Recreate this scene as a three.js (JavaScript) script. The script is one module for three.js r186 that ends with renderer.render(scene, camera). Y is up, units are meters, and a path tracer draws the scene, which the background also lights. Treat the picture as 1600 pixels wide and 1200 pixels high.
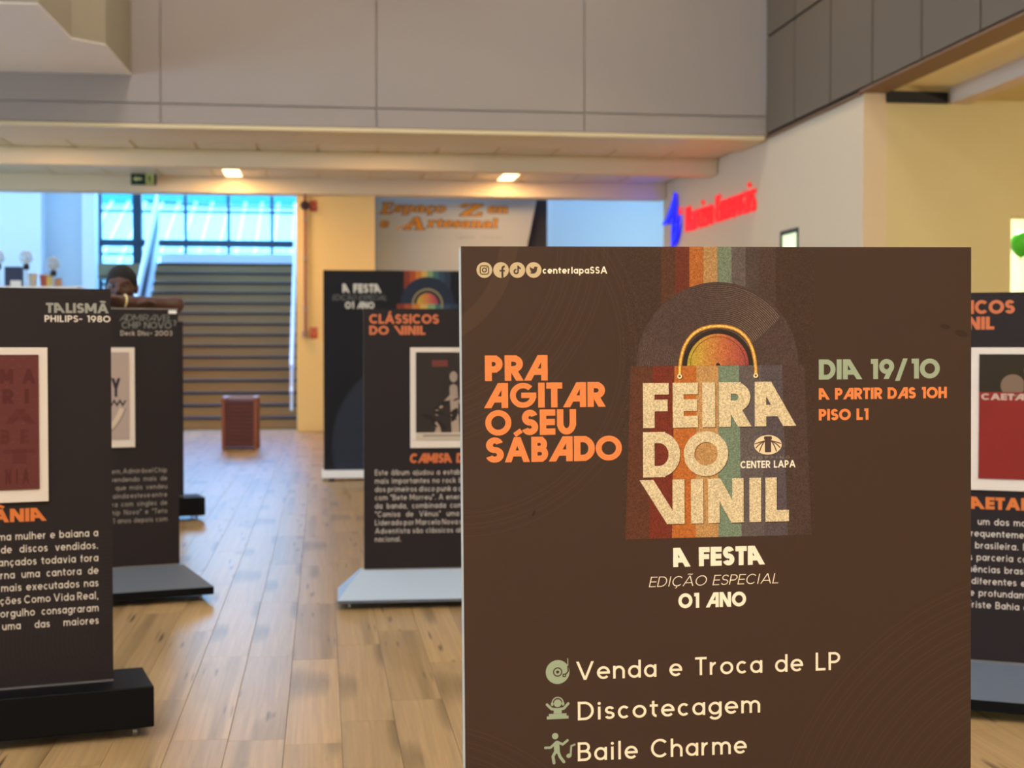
import * as THREE from 'three';
import { RoundedBoxGeometry } from 'three/addons/geometries/RoundedBoxGeometry.js';
import { mergeGeometries, mergeVertices } from 'three/addons/utils/BufferGeometryUtils.js';
import { MarchingCubes } from 'three/addons/objects/MarchingCubes.js';
import { Sky } from 'three/addons/objects/Sky.js';
import { RectAreaLightUniformsLib } from 'three/addons/lights/RectAreaLightUniformsLib.js';
import { FontLoader } from 'three/addons/loaders/FontLoader.js';
import { TextGeometry } from 'three/addons/geometries/TextGeometry.js';

// ---------------------------------------------------------------- camera, sky, light, exposure
const rad = THREE.MathUtils.degToRad;
const scene = new THREE.Scene();
const camera = new THREE.PerspectiveCamera(2 * Math.atan(600 / 2218) * 180 / Math.PI, 1600 / 1200, 0.05, 400);
camera.position.set(0, 1.32, 0);
camera.rotation.order = 'YXZ';
camera.rotation.set(-Math.atan(57 / 2218), rad(-7.6), 0);
camera.focus = 2.8;
camera.userData.fStop = 5.4;
const renderer = new THREE.WebGLRenderer({ antialias: true });
renderer.shadowMap.enabled = true;
renderer.toneMapping = THREE.LinearToneMapping;
renderer.toneMappingExposure = 2.25;
const SKY_LEVEL = 0.72, BAY_LAMP = 36, SHOP_LAMP = 15, ADDED_PENDANT = 5.4;
const HALL_FILL_ROWS = [[-14.2, 7], [-8, 4.5], [-2, 7], [3.5, 36]];   // strength of the unseen ceiling lamps added over the hall, row by row
const WARM = 0xfff7ed, NEUTRAL = 0xfffafb, BAYWHITE = 0xffc684;
const sky = new Sky();
sky.scale.setScalar(300);
sky.material.uniforms.turbidity.value = 9;
sky.material.uniforms.rayleigh.value = 2.3;
sky.material.uniforms.mieCoefficient.value = 0.004;
sky.material.uniforms.mieDirectionalG.value = 0.7;
sky.material.uniforms.sunPosition.value.setFromSphericalCoords(1, rad(38), rad(150));
scene.add(sky);
scene.backgroundIntensity = SKY_LEVEL;
RectAreaLightUniformsLib.init();

// ---------------------------------------------------------------- helpers
let seed = 7;
const rnd = () => { seed = (seed * 1664525 + 1013904223) >>> 0; return seed / 4294967296; };
const rr = (a, b) => a + (b - a) * rnd();
const used = {};
const numbered = (n) => { const k = used[n] = (used[n] ?? -1) + 1; return k ? n + '_' + String(k).padStart(3, '0') : n; };
const mat = (color, roughness = 0.8, more = {}) => new THREE.MeshStandardMaterial({ color, roughness, ...more });
function thing(name, label, category, pos = [0, 0, 0], turn = 0, group) {
  const o = new THREE.Group(); o.name = numbered(name); scene.add(o);
  o.position.set(...pos); o.rotation.y = turn; o.userData = { label, category };
  if (group) o.userData.group = group;
  return o;
}
function tag(o, label, category, group) { o.userData.label = label; o.userData.category = category; if (group) o.userData.group = group; return o; }
function part(name, geo, m, parent = scene) { const o = new THREE.Mesh(geo, m); o.name = parent === scene ? numbered(name) : name; parent.add(o); return o; }
function struct(name, geo, m) { const o = geo ? new THREE.Mesh(geo, m) : new THREE.Group(); o.name = numbered(name); o.userData.kind = 'structure'; scene.add(o); return o; }
// a box given by its two corners
function span(x0, x1, y0, y1, z0, z1, r = 0) {
  const w = Math.abs(x1 - x0), h = Math.abs(y1 - y0), d = Math.abs(z1 - z0);
  const g = r ? new RoundedBoxGeometry(w, h, d, 2, Math.min(r, w / 2.01, h / 2.01, d / 2.01)) : new THREE.BoxGeometry(w, h, d);
  return g.translate((x0 + x1) / 2, (y0 + y1) / 2, (z0 + z1) / 2);
}
const merge = (list) => mergeGeometries(list.map((g) => { const n = g.index ? g.toNonIndexed() : g; for (const k of Object.keys(n.attributes)) if (!['position', 'normal', 'uv'].includes(k)) n.deleteAttribute(k); return n; }));
const V = (x, y, z) => new THREE.Vector3(x, y, z);
function tube(points, r, seg = 24, rs = 10, closed = false) { return new THREE.TubeGeometry(new THREE.CatmullRomCurve3(points.map((p) => V(...p)), closed), seg, r, rs, closed); }
function rod(a, b, r, rs = 10) { const d = V(...b).sub(V(...a)), g = new THREE.CylinderGeometry(r, r, d.length(), rs); g.applyQuaternion(new THREE.Quaternion().setFromUnitVectors(V(0, 1, 0), d.clone().normalize())); return g.translate((a[0] + b[0]) / 2, (a[1] + b[1]) / 2, (a[2] + b[2]) / 2); }
function prism(points, depth, bevel = 0) { const s = new THREE.Shape(points.map((p) => new THREE.Vector2(p[0], p[1]))); return new THREE.ExtrudeGeometry(s, { depth, bevelEnabled: bevel > 0, bevelSize: bevel, bevelThickness: bevel, bevelSegments: 2 }); }
// smooth value noise
const hash = (x, y) => { let h = (x * 374761393 + y * 668265263) | 0; h = Math.imul(h ^ (h >>> 13), 1274126177); return ((h ^ (h >>> 16)) >>> 0) / 4294967296; };
function noise(x, y, px = 1e9, py = 1e9) {
  const ix = Math.floor(x), iy = Math.floor(y), fx = x - ix, fy = y - iy, s = fx * fx * (3 - 2 * fx), t = fy * fy * (3 - 2 * fy);
  const w = (a, p) => ((a % p) + p) % p, h = (a, b) => hash(w(a, px), w(b, py));
  return (h(ix, iy) * (1 - s) + h(ix + 1, iy) * s) * (1 - t) + (h(ix, iy + 1) * (1 - s) + h(ix + 1, iy + 1) * s) * t;
}
function dataTexture(w, h, f, srgb = true) {
  const d = new Uint8Array(w * h * 4);
  for (let y = 0; y < h; y++) for (let x = 0; x < w; x++) { const c = f(x / w, y / h); for (let k = 0; k < 3; k++) d[(y * w + x) * 4 + k] = Math.max(0, Math.min(255, c[k])); d[(y * w + x) * 4 + 3] = 255; }
  const t = new THREE.DataTexture(d, w, h); t.wrapS = t.wrapT = THREE.RepeatWrapping; t.magFilter = THREE.LinearFilter; if (srgb) t.colorSpace = THREE.SRGBColorSpace; t.needsUpdate = true; return t;
}
// uv in metres on a box, from the position and the face normal
function metreUv(g, sx, sy, ox = 0, oy = 0) {
  const p = g.attributes.position, n = g.attributes.normal, uv = new Float32Array(p.count * 2);
  for (let i = 0; i < p.count; i++) {
    const ax = Math.abs(n.getX(i)), ay = Math.abs(n.getY(i)), az = Math.abs(n.getZ(i));
    const a = ax > ay && ax > az ? p.getZ(i) : p.getX(i), b = ay > ax && ay > az ? p.getZ(i) : p.getY(i);
    uv[i * 2] = a / sx + ox; uv[i * 2 + 1] = b / sy + oy;
  }
  g.setAttribute('uv', new THREE.BufferAttribute(uv, 2)); return g;
}

// ---------------------------------------------------------------- materials
const plasterBump = dataTexture(256, 256, (u, v) => { const n = 90 + 80 * noise(u * 16, v * 16, 16, 16) + 60 * noise(u * 64, v * 64, 64, 64); return [n, n, n]; }, false);
const plaster = (c, r = 0.85) => mat(c, r, { bumpMap: plasterBump, bumpScale: 0.002 });
const M = {
  fascia: plaster(0x9c9188, 0.75), cream: plaster(0xe2d2b0), creamGloss: mat(0xd6c9a8, 0.28), trim: mat(0xdcc99c, 0.5), yellow: plaster(0xebcf8c, 0.8),
  greenCream: plaster(0xcdbd8a), pale: plaster(0xdfe2e0, 0.9), white: mat(0xe8e6e0, 0.5), soffit: plaster(0xf0e6d8, 0.9), clad: mat(0x675a49, 0.45), black: mat(0x0d0e10, 0.6),
  cladBack: mat(0x060607, 0.9), brown: mat(0x7a5a3c, 0.6), dark: mat(0x23262b, 0.6), boardEdge: mat(0xb3a994, 0.8), baseBlack: new THREE.MeshPhysicalMaterial({ color: 0x08080a, roughness: 0.6, specularIntensity: 0.25 }), baseGrey: mat(0x585e66, 0.38), baseLit: mat(0xa3b2be, 0.35),  // grey and pale bases carry the overhead light on their slopes in the tone
  steel: mat(0x9a9ca0, 0.35, { metalness: 0.9 }), mount: mat(0xd3c8ba, 0.7), mullion: mat(0x2e3b45, 0.5), red: mat(0x9c2b22, 0.5), pipeRed: mat(0x8e4a3a, 0.5), subfloor: mat(0x4a3a28, 0.7),
  riser: plaster(0xa07e52, 0.85), nosing: mat(0x26262a, 0.6), rubber: mat(0x151515, 0.8), stairWhite: mat(0xe4e8ee, 0.45), slate: mat(0x1d2830, 0.5),
};
const glass = new THREE.MeshPhysicalMaterial({ color: new THREE.Color(.74, .86, 1), roughness: 0.02, transmission: 1, thickness: 0 });
const frontGlass = new THREE.MeshPhysicalMaterial({ color: new THREE.Color(.68, .82, .92), roughness: 0.02, transmission: 1, thickness: 0 });
const wood = dataTexture(512, 1024, (u, v) => {
  const warp = noise(u * 6, v * 3, 6, 3) * 0.5, g = noise(u * 90 + warp * 2, v * 6, 1e9, 6), g2 = noise(u * 220, v * 14, 220, 14), cloud = noise(u * 10, v * 5, 10, 5), fine = noise(u * 30, v * 26, 30, 26);
  const ring = 0.5 + 0.5 * Math.sin((u * 26 + noise(u * 5, v * 4, 5, 4) * 5) * 6.283);
  let k = 0.84 + 0.08 * g + 0.06 * g2 + 0.012 * ring - 0.25 * Math.max(0, cloud - 0.55) * 2 - 0.25 * Math.max(0, fine * cloud - 0.56);
  const crack = noise(u * 60, v * 9, 60, 9) * noise(u * 12 + 3, v * 7, 1e9, 7); if (crack > 0.66) k -= (crack - 0.66) * 2.4;
  return [195 * k, 162 * k, 114 * k - 4 * cloud];
});
const woods = [[.88, .85, .82], [0.82, 0.79, 0.78], [.93, .89, .84], [0.76, 0.73, 0.71], [0.86, 0.82, 0.75]].map((c) => new THREE.MeshPhysicalMaterial({ color: new THREE.Color(...c), roughness: 0.34, specularIntensity: 0.38, map: wood, bumpMap: wood, bumpScale: 0.0005 }));

// ---------------------------------------------------------------- lettering: a geometric alphabet of strokes (cap height 1, u and v from 0 to 1 inside each letter)
const GLYPHS = {
  A: [.96, 'd .5 0 0 1;d .5 0 1 1;l .24 .7 .76 .7'], '<': [.9, 'd .82 0 0 1;l 1 0 1 1;l .38 .7 1 .7'], '>': [.92, 'l 0 0 0 1;d .14 0 1 1;l 0 .7 .62 .7'], '}': [.95, 'd 0 0 .86 1;l 1 0 1 1'],
  B: [.68, 'l 0 0 0 1;l 0 0 .55 0;l 0 .48 .55 .48;l 0 1 .55 1;e .52 .24 .38 .24 -90 90;e .55 .74 .45 .26 -90 90'], C: [.86, 'e .55 .5 .55 .5 -42 -318'], D: [.8, 'l 0 0 0 1;l 0 0 .42 0;l 0 1 .42 1;e .4 .5 .6 .5 -90 90'],
  E: [.6, 'l 0 0 0 1;l 0 0 1 0;l 0 .5 .95 .5;l 0 1 1 1'], F: [.58, 'l 0 0 0 1;l 0 0 1 0;l 0 .5 .92 .5'], G: [.98, 'e .5 .5 .5 .5 -45 -360;l .55 .5 1 .5'], H: [.74, 'l 0 0 0 1;l 1 0 1 1;l 0 .5 1 .5'], I: [.25, 'l .5 0 .5 1'],
  J: [.5, 'l 1 0 1 .6;e .5 .6 .5 .4 0 150'], K: [.74, 'l 0 0 0 1;d 1 0 .1 .62;d .35 .42 1 1'], L: [.54, 'l 0 0 0 1;l 0 1 1 1'], M: [.98, 'l 0 0 0 1;l 1 0 1 1;d .03 0 .5 .8;d .97 0 .5 .8'], N: [.8, 'l 0 0 0 1;l 1 0 1 1;d 0 0 1 1'],
  O: [1, 'e .5 .5 .5 .5 0 360'], P: [.64, 'l 0 0 0 1;l 0 0 .5 0;l 0 .56 .5 .56;e .48 .28 .52 .28 -90 90'], Q: [1, 'e .5 .5 .5 .5 0 360;d .6 .6 1 1'], R: [.7, 'l 0 0 0 1;l 0 0 .5 0;l 0 .56 .5 .56;e .48 .28 .5 .28 -90 90;d .36 .5 1 1'],
  S: [.64, 'e .5 .25 .46 .25 -20 -270;e .5 .75 .5 .25 -90 160'], T: [.62, 'l .5 0 .5 1;l 0 0 1 0'], U: [.74, 'l 0 0 0 .55;e .5 .55 .5 .45 180 0;l 1 0 1 .55'], V: [.92, 'd 0 0 .5 1;d 1 0 .5 1'], W: [1.2, 'd 0 0 .26 1;d .5 0 .26 1;d .5 0 .74 1;d 1 0 .74 1'],
  X: [.8, 'd 0 0 1 1;d 1 0 0 1'], Y: [.8, 'd 0 0 .5 .55;d 1 0 .5 .55;l .5 .55 .5 1'], Z: [.7, 'l 0 0 1 0;l 0 1 1 1;d 1 0 0 1'],
  0: [.98, 'e .5 .5 .5 .5 0 360'], 1: [.42, 'l 1 0 1 1;l .35 0 1 0'], 2: [.66, 'e .5 .3 .5 .3 -170 20;d .95 .42 0 1;l 0 1 1 1'], 3: [.66, 'e .5 .25 .45 .25 -150 90;e .5 .74 .5 .26 -90 150'], 8: [.68, 'e .5 .25 .42 .25 0 360;e .5 .75 .5 .25 0 360'],
  9: [.74, 'e .5 .34 .5 .34 0 360;d .95 .45 .45 1'], '/': [.62, 'd 1 -.02 0 1.1'], '-': [.42, 'l 0 .56 1 .56'], '.': [.22, 'o .5 1'], ',': [.22, 'd .6 .9 .2 1.15'], '"': [.36, 'l .2 0 .2 .2;l .8 0 .8 .2'], '?': [.5, 'e .5 .26 .5 .26 -170 90;l .5 .6 .5 .66;o .5 1'], ' ': [.36, ''],
  a: [.66, 'e .5 .5 .5 .5 0 360;l 1 0 1 1', 1], b: [.68, 'e .5 .5 .5 .5 0 360;l 0 -.5 0 1', 1], c: [.58, 'e .55 .5 .55 .5 -45 -315', 1], d: [.68, 'e .5 .5 .5 .5 0 360;l 1 -.5 1 1', 1], e: [.68, 'e .5 .5 .5 .5 0 -318;l 0 .5 1 .5', 1], f: [.36, 'l .4 -.1 .4 1;e 1 -.1 .6 .4 180 260;l 0 .05 1 .05', 1],
  g: [.68, 'e .5 .5 .5 .5 0 360;l 1 0 1 1.1;e .5 1.08 .5 .42 0 150', 1], h: [.62, 'l 0 -.5 0 1;e .5 .48 .5 .48 180 360;l 1 .48 1 1', 1], i: [.22, 'l .5 0 .5 1;o .5 -.42', 1], j: [.22, 'l .5 0 .5 1.3;o .5 -.42', 1], k: [.58, 'l 0 -.5 0 1;d .95 0 .05 .65;d .35 .4 1 1', 1], l: [.2, 'l .5 -.5 .5 1', 1],
  m: [.98, 'l 0 0 0 1;e .25 .4 .25 .4 180 360;l .5 .4 .5 1;e .75 .4 .25 .4 180 360;l 1 .4 1 1', 1], n: [.62, 'l 0 0 0 1;e .5 .48 .5 .48 180 360;l 1 .48 1 1', 1], o: [.7, 'e .5 .5 .5 .5 0 360', 1], p: [.68, 'e .5 .5 .5 .5 0 360;l 0 0 0 1.5', 1], q: [.68, 'e .5 .5 .5 .5 0 360;l 1 0 1 1.5', 1], r: [.4, 'l 0 0 0 1;e .9 .6 .9 .6 180 275', 1],
  s: [.5, 'e .5 .25 .46 .25 -20 -270;e .5 .75 .5 .25 -90 160', 1], t: [.42, 'l .4 -.34 .4 .7;e 1 .65 .6 .35 180 90;l 0 0 1 0', 1], u: [.62, 'l 0 0 0 .52;e .5 .52 .5 .48 180 0;l 1 0 1 1', 1], v: [.64, 'd 0 0 .5 1;d 1 0 .5 1', 1], x: [.62, 'd 0 0 1 1;d 1 0 0 1', 1], y: [.64, 'd 0 0 .5 1;d 1 0 .2 1.5', 1], z: [.56, 'l 0 0 1 0;l 0 1 1 1;d 1 0 0 1', 1],
};
function drawGlyph(c, base, x, w) {
  const [W, code, low] = GLYPHS[base] ?? GLYPHS.o, top = low ? 0.3 : 0, h = w / 2;
  const X = (u) => x + h + u * Math.max(0.001, W - w), Y = (v) => -1 + top + h + v * (1 - top - w), Yo = (v) => -1 + top + v * (1 - top);
  c.lineWidth = w;
  for (const s of code.split(';')) {
    const [k, ...a] = s.trim().split(' '), n = a.map(Number);
    c.beginPath();
    if (k === 'l') { c.lineCap = 'square'; c.moveTo(X(n[0]), Y(n[1])); c.lineTo(X(n[2]), Y(n[3])); c.stroke(); }
    if (k === 'e') { c.lineCap = 'butt'; c.ellipse(X(n[0]), Y(n[1]), n[2] * (W - w), n[3] * (1 - top - w), 0, rad(n[4]), rad(n[5]), n[5] < n[4]); c.stroke(); }
    if (k === 'd') { const x1 = X(n[0]), y1 = Yo(n[1]), x2 = X(n[2]), y2 = Yo(n[3]), t = h * Math.hypot(x2 - x1, y2 - y1) / Math.abs(y2 - y1); c.moveTo(x1 - t, y1); c.lineTo(x1 + t, y1); c.lineTo(x2 + t, y2); c.lineTo(x2 - t, y2); c.fill(); }
    if (k === 'o') { c.arc(X(n[0]), Math.min(Y(n[1]), -h), w * 0.62, 0, 7); c.fill(); }
  }
  return W;
}
const advance = (s, gap) => [...s.normalize('NFD')].reduce((n, ch) => n + (/[\u0300-\u036f]/.test(ch) ? 0 : (GLYPHS[ch] ?? GLYPHS.o)[0] + gap), -gap);
// one line of lettering from x0 to x1 (metres), baseline y, cap height cap
function write(c, S, s, x0, y, x1, cap, color, w = 0.2, gap = 0.06, slant = 0) {
  const n = advance(s, gap), k = x1 === null ? 1 : (x1 - x0) / (n * cap);
  c.save(); c.translate(x0 * S, y * S); c.scale(cap * S * k, cap * S); c.transform(1, 0, -slant, 1, 0, 0);
  c.fillStyle = c.strokeStyle = color; c.lineJoin = 'miter';
  let x = 0, last = [0, 0.7, 0];
  for (const ch of s.normalize('NFD')) {
    if (/[\u0300-\u036f]/.test(ch)) {
      const mid = last[0] + last[1] / 2, low = last[2], y0 = low ? -0.84 : -1.14; c.lineWidth = w * 0.8; c.lineCap = 'butt'; c.beginPath();
      if (ch === '\u0301') { c.moveTo(mid - 0.1, y0 + 0.06); c.lineTo(mid + 0.16, y0 - 0.12); }
      if (ch === '\u0302') { c.moveTo(mid - 0.2, y0 + 0.05); c.lineTo(mid, y0 - 0.1); c.lineTo(mid + 0.2, y0 + 0.05); }
      if (ch === '\u0303') { c.moveTo(mid - 0.22, y0 + 0.03); c.bezierCurveTo(mid - 0.1, y0 - 0.14, mid + 0.1, y0 + 0.12, mid + 0.22, y0 - 0.05); }
      if (ch === '\u0327') { c.moveTo(mid, 0); c.lineTo(mid + 0.06, 0.1); c.lineTo(mid - 0.08, 0.2); }
      c.stroke(); continue;
    }
    const W = drawGlyph(c, ch, x, w); last = [x, W, (GLYPHS[ch] ?? [0, 0, 1])[2]]; x += W + gap;
  }
  c.restore();
}
// a justified line: the words spread from x0 to x1; with x0 null they keep their natural width and end at x1
function justify(c, S, s, x0, y, x1, cap, color, w = 0.13, pre = '', k = 0.92) {
  const words = s.split(' '), gap = 0.15, ws = words.map((t) => advance(t, gap) * cap * k), sum = ws.reduce((a, b) => a + b, 0), space = words.length > 1 ? (x1 - x0 - sum) / (words.length - 1) : cap * .8;
  if (words.length === 1) ws[0] = x1 - x0;
  let x = x0;
  if (pre) { const l = advance(pre, gap) * cap * k; write(c, S, pre, x0 - space - l, y, x0 - space, cap, color, w, gap); }
  words.forEach((t, i) => { write(c, S, t, x, y, x + ws[i], cap, color, w, gap); x += ws[i] + space; });
}
const canvas = (w, h) => { const k = document.createElement('canvas'); k.width = w; k.height = h; return [k, k.getContext('2d')]; };
function canvasTexture(k) { const t = new THREE.CanvasTexture(k); t.colorSpace = THREE.SRGBColorSpace; t.anisotropy = 8; return t; }
const printMat = (k, r = 0.55) => new THREE.MeshPhysicalMaterial({ color: 0xffffff, roughness: r, specularIntensity: 0.4, map: canvasTexture(k) });
// a thin sheet whose front carries the whole picture
function sheet(w, h, t = 0.002) {
  const g = new THREE.BoxGeometry(w, h, t), uv = g.attributes.uv, p = g.attributes.position;
  for (let i = 0; i < uv.count; i++) uv.setXY(i, p.getX(i) / w + 0.5, p.getY(i) / h + 0.5);
  return g;
}
function grain(c, x, y, w, h, amount) {
  const im = c.getImageData(x, y, w, h), d = im.data;
  for (let i = 0; i < d.length; i += 4) { const px = (i / 4) % w, py = Math.floor(i / 4 / w), k = 1 + amount * (0.6 * noise((px + x) * 0.35, (py + y) * 0.35) + 0.4 * hash(px, py) - 0.52); for (let j = 0; j < 3; j++) d[i + j] = Math.max(0, Math.min(255, d[i + j] * k)); }
  c.putImageData(im, x, y);
}
const INK = { orange: '#e88146', cream: '#f2e4c8', sage: '#95a286', grey: '#8f8f84', text: '#d6ccbc', base: '#3f2e24', dark: '#231d1e', navy: '#12141b' };
const STRIPES = ['#5c3524', '#6e2e20', '#ae632c', '#b18653', '#6f7f68', '#5c5350', '#52484a', '#4e3e39'];

// ---------------------------------------------------------------- prints
function mainPrint() {
  const S = 1500, W = 1.021, H = 1.34, [k, c] = canvas(Math.round(W * S), Math.round(H * S));
  c.fillStyle = INK.base; c.fillRect(0, 0, k.width, k.height);
  // faint rings of large records behind the lettering
  for (const [x, y, r0, r1, n] of [[-0.12, -0.02, 0.3, 0.42, 16], [0.0, 0.2, 0.3, 0.36, 8], [1.2, 1.25, 0.25, 0.62, 40], [-0.1, 1.3, 0.2, 0.4, 24]])
    for (let i = 0; i < n; i++) { c.strokeStyle = i % 3 ? 'rgba(120,96,78,0.13)' : 'rgba(30,20,14,0.16)'; c.lineWidth = 2; c.beginPath(); c.arc(x * S, y * S, (r0 + (r1 - r0) * i / n) * S, 0, 7); c.stroke(); }
  c.fillStyle = 'rgba(120,90,64,0.16)'; c.beginPath(); c.moveTo(0.075 * S, 0); c.lineTo(0.11 * S, 0); c.quadraticCurveTo(0.09 * S, 0.12 * S, 0, 0.17 * S); c.lineTo(0, 0.13 * S); c.quadraticCurveTo(0.06 * S, 0.09 * S, 0.075 * S, 0); c.fill();
  const px = [.3885, .4158, .4444, .4724, .5005, .5287, .557, .5841, .6177];
  for (let i = 0; i < 8; i++) { c.globalAlpha = i === 0 ? 0.6 : i === 1 ? 0.75 : i > 5 ? 0.5 : 0.88; c.fillStyle = STRIPES[i]; c.fillRect(px[i] * S, 0, (px[i + 1] - px[i]) * S, 0.2 * S); } c.globalAlpha = 1;
  // record with grooves
  const rx = .501 * S, ry = .2305 * S, R = .162 * S;
  c.save(); c.beginPath(); c.rect(0, 0, k.width, .231 * S); c.clip();
  c.fillStyle = '#4a3a34'; c.beginPath(); c.arc(rx, ry, R, 0, 7); c.fill();
  for (let i = 0; i < 25; i++) { const r = R * (0.42 + 0.56 * i / 25); c.lineWidth = 1.8; for (let j = 0; j < 9; j++) { const a = -118 + j * 9 + (25 - i) * .25; c.strokeStyle = 'rgba(158,136,114,' + (.06 + .062 * j) + ')'; c.beginPath(); c.arc(rx, ry, r, rad(a), rad(a + 9)); c.stroke(); } c.strokeStyle = 'rgba(130,108,92,0.2)'; c.beginPath(); c.arc(rx, ry, r, rad(180), rad(202)); c.stroke(); c.strokeStyle = 'rgba(20,14,10,0.25)'; c.beginPath(); c.arc(rx, ry, r + 2.5, rad(-110), rad(-30)); c.stroke(); }
  c.fillStyle = '#30251f'; c.beginPath(); c.arc(rx, ry, .07 * S, 0, 7); c.fill();
  const lg = c.createLinearGradient(rx - .062 * S, 0, rx + .062 * S, 0); lg.addColorStop(0, '#a89a34'); lg.addColorStop(0.25, '#b88a3c'); lg.addColorStop(0.6, '#b0623c'); lg.addColorStop(1, '#93413f');
  c.fillStyle = lg; c.beginPath(); c.arc(rx, ry, .0617 * S, 0, 7); c.fill(); c.strokeStyle = 'rgba(70,30,14,0.8)'; c.lineWidth = 1.6; c.beginPath(); c.arc(rx, ry, .0555 * S, 0, 7); c.stroke();
  c.fillStyle = '#2a1c14'; c.beginPath(); c.arc(rx, ry, .0045 * S, 0, 7); c.fill(); c.restore();
  const top = [.3278, .3708, .414, .4574, .5015, .5433, .5872, .63, .6755], bot = [.3146, .3614, .4073, .4546, .5008, .5473, .5939, .6408, .6891];
  for (let i = 0; i < 8; i++) { c.fillStyle = STRIPES[i]; c.globalAlpha = i === 0 ? 0.85 : i === 7 ? 0.6 : 1; c.beginPath(); c.moveTo(top[i] * S, .231 * S); c.lineTo(top[i + 1] * S, .231 * S); c.lineTo(bot[i + 1] * S, .5662 * S); c.lineTo(bot[i] * S, .5662 * S); c.fill(); } c.globalAlpha = 1;
  c.lineCap = 'butt';
  for (const [wd, col] of [[.0085, '#5d3c14'], [.0066, '#c68a35'], [.0026, '#e8bf6c']]) { c.strokeStyle = col; c.lineWidth = wd * S; c.beginPath(); c.moveTo(.4241 * S, .249 * S); c.bezierCurveTo(.424 * S, .18 * S, .455 * S, .154 * S, .5012 * S, .154 * S); c.bezierCurveTo(.548 * S, .154 * S, .577 * S, .18 * S, .5768 * S, .249 * S); c.stroke(); }
  for (const x of [.4241, .5768]) { c.fillStyle = 'rgba(40,20,10,0.5)'; c.beginPath(); c.arc(x * S + 2, .2525 * S, 8.5, 0, 7); c.fill(); c.fillStyle = '#e2cb9a'; c.beginPath(); c.arc(x * S, .2512 * S, 7.5, 0, 7); c.fill(); c.fillStyle = '#4a2c16'; c.beginPath(); c.arc(x * S, .2512 * S, 3, 0, 7); c.fill(); }
  const big = (s, x0, y, x1, cap, w = .26, gap = .07) => { write(c, S, s, x0 + .0012, y + .0016, x1 + .0012, cap, 'rgba(50,26,14,0.55)', w, gap); write(c, S, s, x0, y, x1, cap, '#cebb93', w, gap); };
  big('F', .3512, .351, .4025, .0874); big('E', .4101, .351, .4605, .0874); big('I', .469, .351, .494, .0874); big('R', .5025, .351, .5665, .0874); big('>', .5745, .351, .657, .0874);
  big('D', .3507, .4468, .4245, .0882, .25); big('O', .4318, .4468, .5206, .0882, .24);
  big('}', .3451, .5387, .4328, .0871); big('I', .4455, .5387, .4695, .0871); big('N', .48, .5387, .5515, .0871); big('I', .563, .5387, .586, .0871); big('L', .5955, .5387, .6434, .0871);
  grain(c, Math.round(.31 * S), 0, Math.round(.385 * S), Math.round(.57 * S), 0.5);
  const o = INK.orange, cr = INK.cream;
  write(c, S, 'P', .0438, .2564, .078, .0488, o, .25); write(c, S, 'R', .0818, .2564, .1175, .0488, o, .25); write(c, S, '<', .1195, .2564, .1649, .0488, o, .25);
  write(c, S, '<', .0422, .3084, .088, .048, o, .25); write(c, S, 'G', .0915, .3084, .1425, .048, o, .22); write(c, S, 'I', .146, .3084, .1588, .048, o, .25); write(c, S, 'T', .1618, .3084, .193, .048, o, .25); write(c, S, '<', .195, .3084, .2395, .048, o, .25); write(c, S, 'R', .242, .3084, .277, .048, o, .25);
  write(c, S, 'O', .0436, .3608, .094, .0489, o, .23); write(c, S, 'SEU', .1135, .3608, .2196, .0489, o, .25);
  write(c, S, 'S', .0438, .4124, .079, .0483, o, .24); write(c, S, 'Á', .081, .4124, .129, .0483, o, .24); write(c, S, 'B', .132, .4124, .1648, .0483, o, .25); write(c, S, '<', .1665, .4124, .2125, .0483, o, .25); write(c, S, 'D', .215, .4124, .256, .0483, o, .25); write(c, S, 'O', .2575, .4124, .3091, .0483, o, .23);
  write(c, S, 'DI>', .7049, .2608, .7935, .0397, INK.sage, .24, .05); write(c, S, '19', .809, .2608, .86, .0397, INK.sage, .24, .05); write(c, S, '/', .862, .2608, .888, .0397, INK.sage, .22); write(c, S, '10', .8935, .2608, .9551, .0397, INK.sage, .24, .04);
  write(c, S, '> P<RTIR D<S 10H', .7048, .3003, .9698, .0227, o, .24, .05); write(c, S, 'PISO L1', .7047, .3413, .8067, .0227, o, .24, .06);
  write(c, S, '> FEST>', .4095, .6227, .5937, .0375, cr, .27, .05); write(c, S, 'EDIÇÃO ESPECIAL', .3609, .6605, .6209, .02, cr, .085, .12, .2); write(c, S, '01 <NO', .4194, .704, .5558, .0295, cr, .24, .05);
  write(c, S, 'Venda e Troca de LP', .2165, .8366, .7478, .0358, '#f0e0c0', .135, .16); write(c, S, 'Discotecagem', .2191, .9152, .5837, .0361, '#f0e0c0', .135, .16); write(c, S, 'Baile Charme', .2185, .9949, .5561, .0368, '#f0e0c0', .135, .16);
  write(c, S, 'centerlapaSSA', .1564, .052, .2823, .0136, cr, .19, .12);
  // round badges of the social networks
  const X = [.0444, .0763, .1077, .1392], y = .0449 * S;
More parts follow.
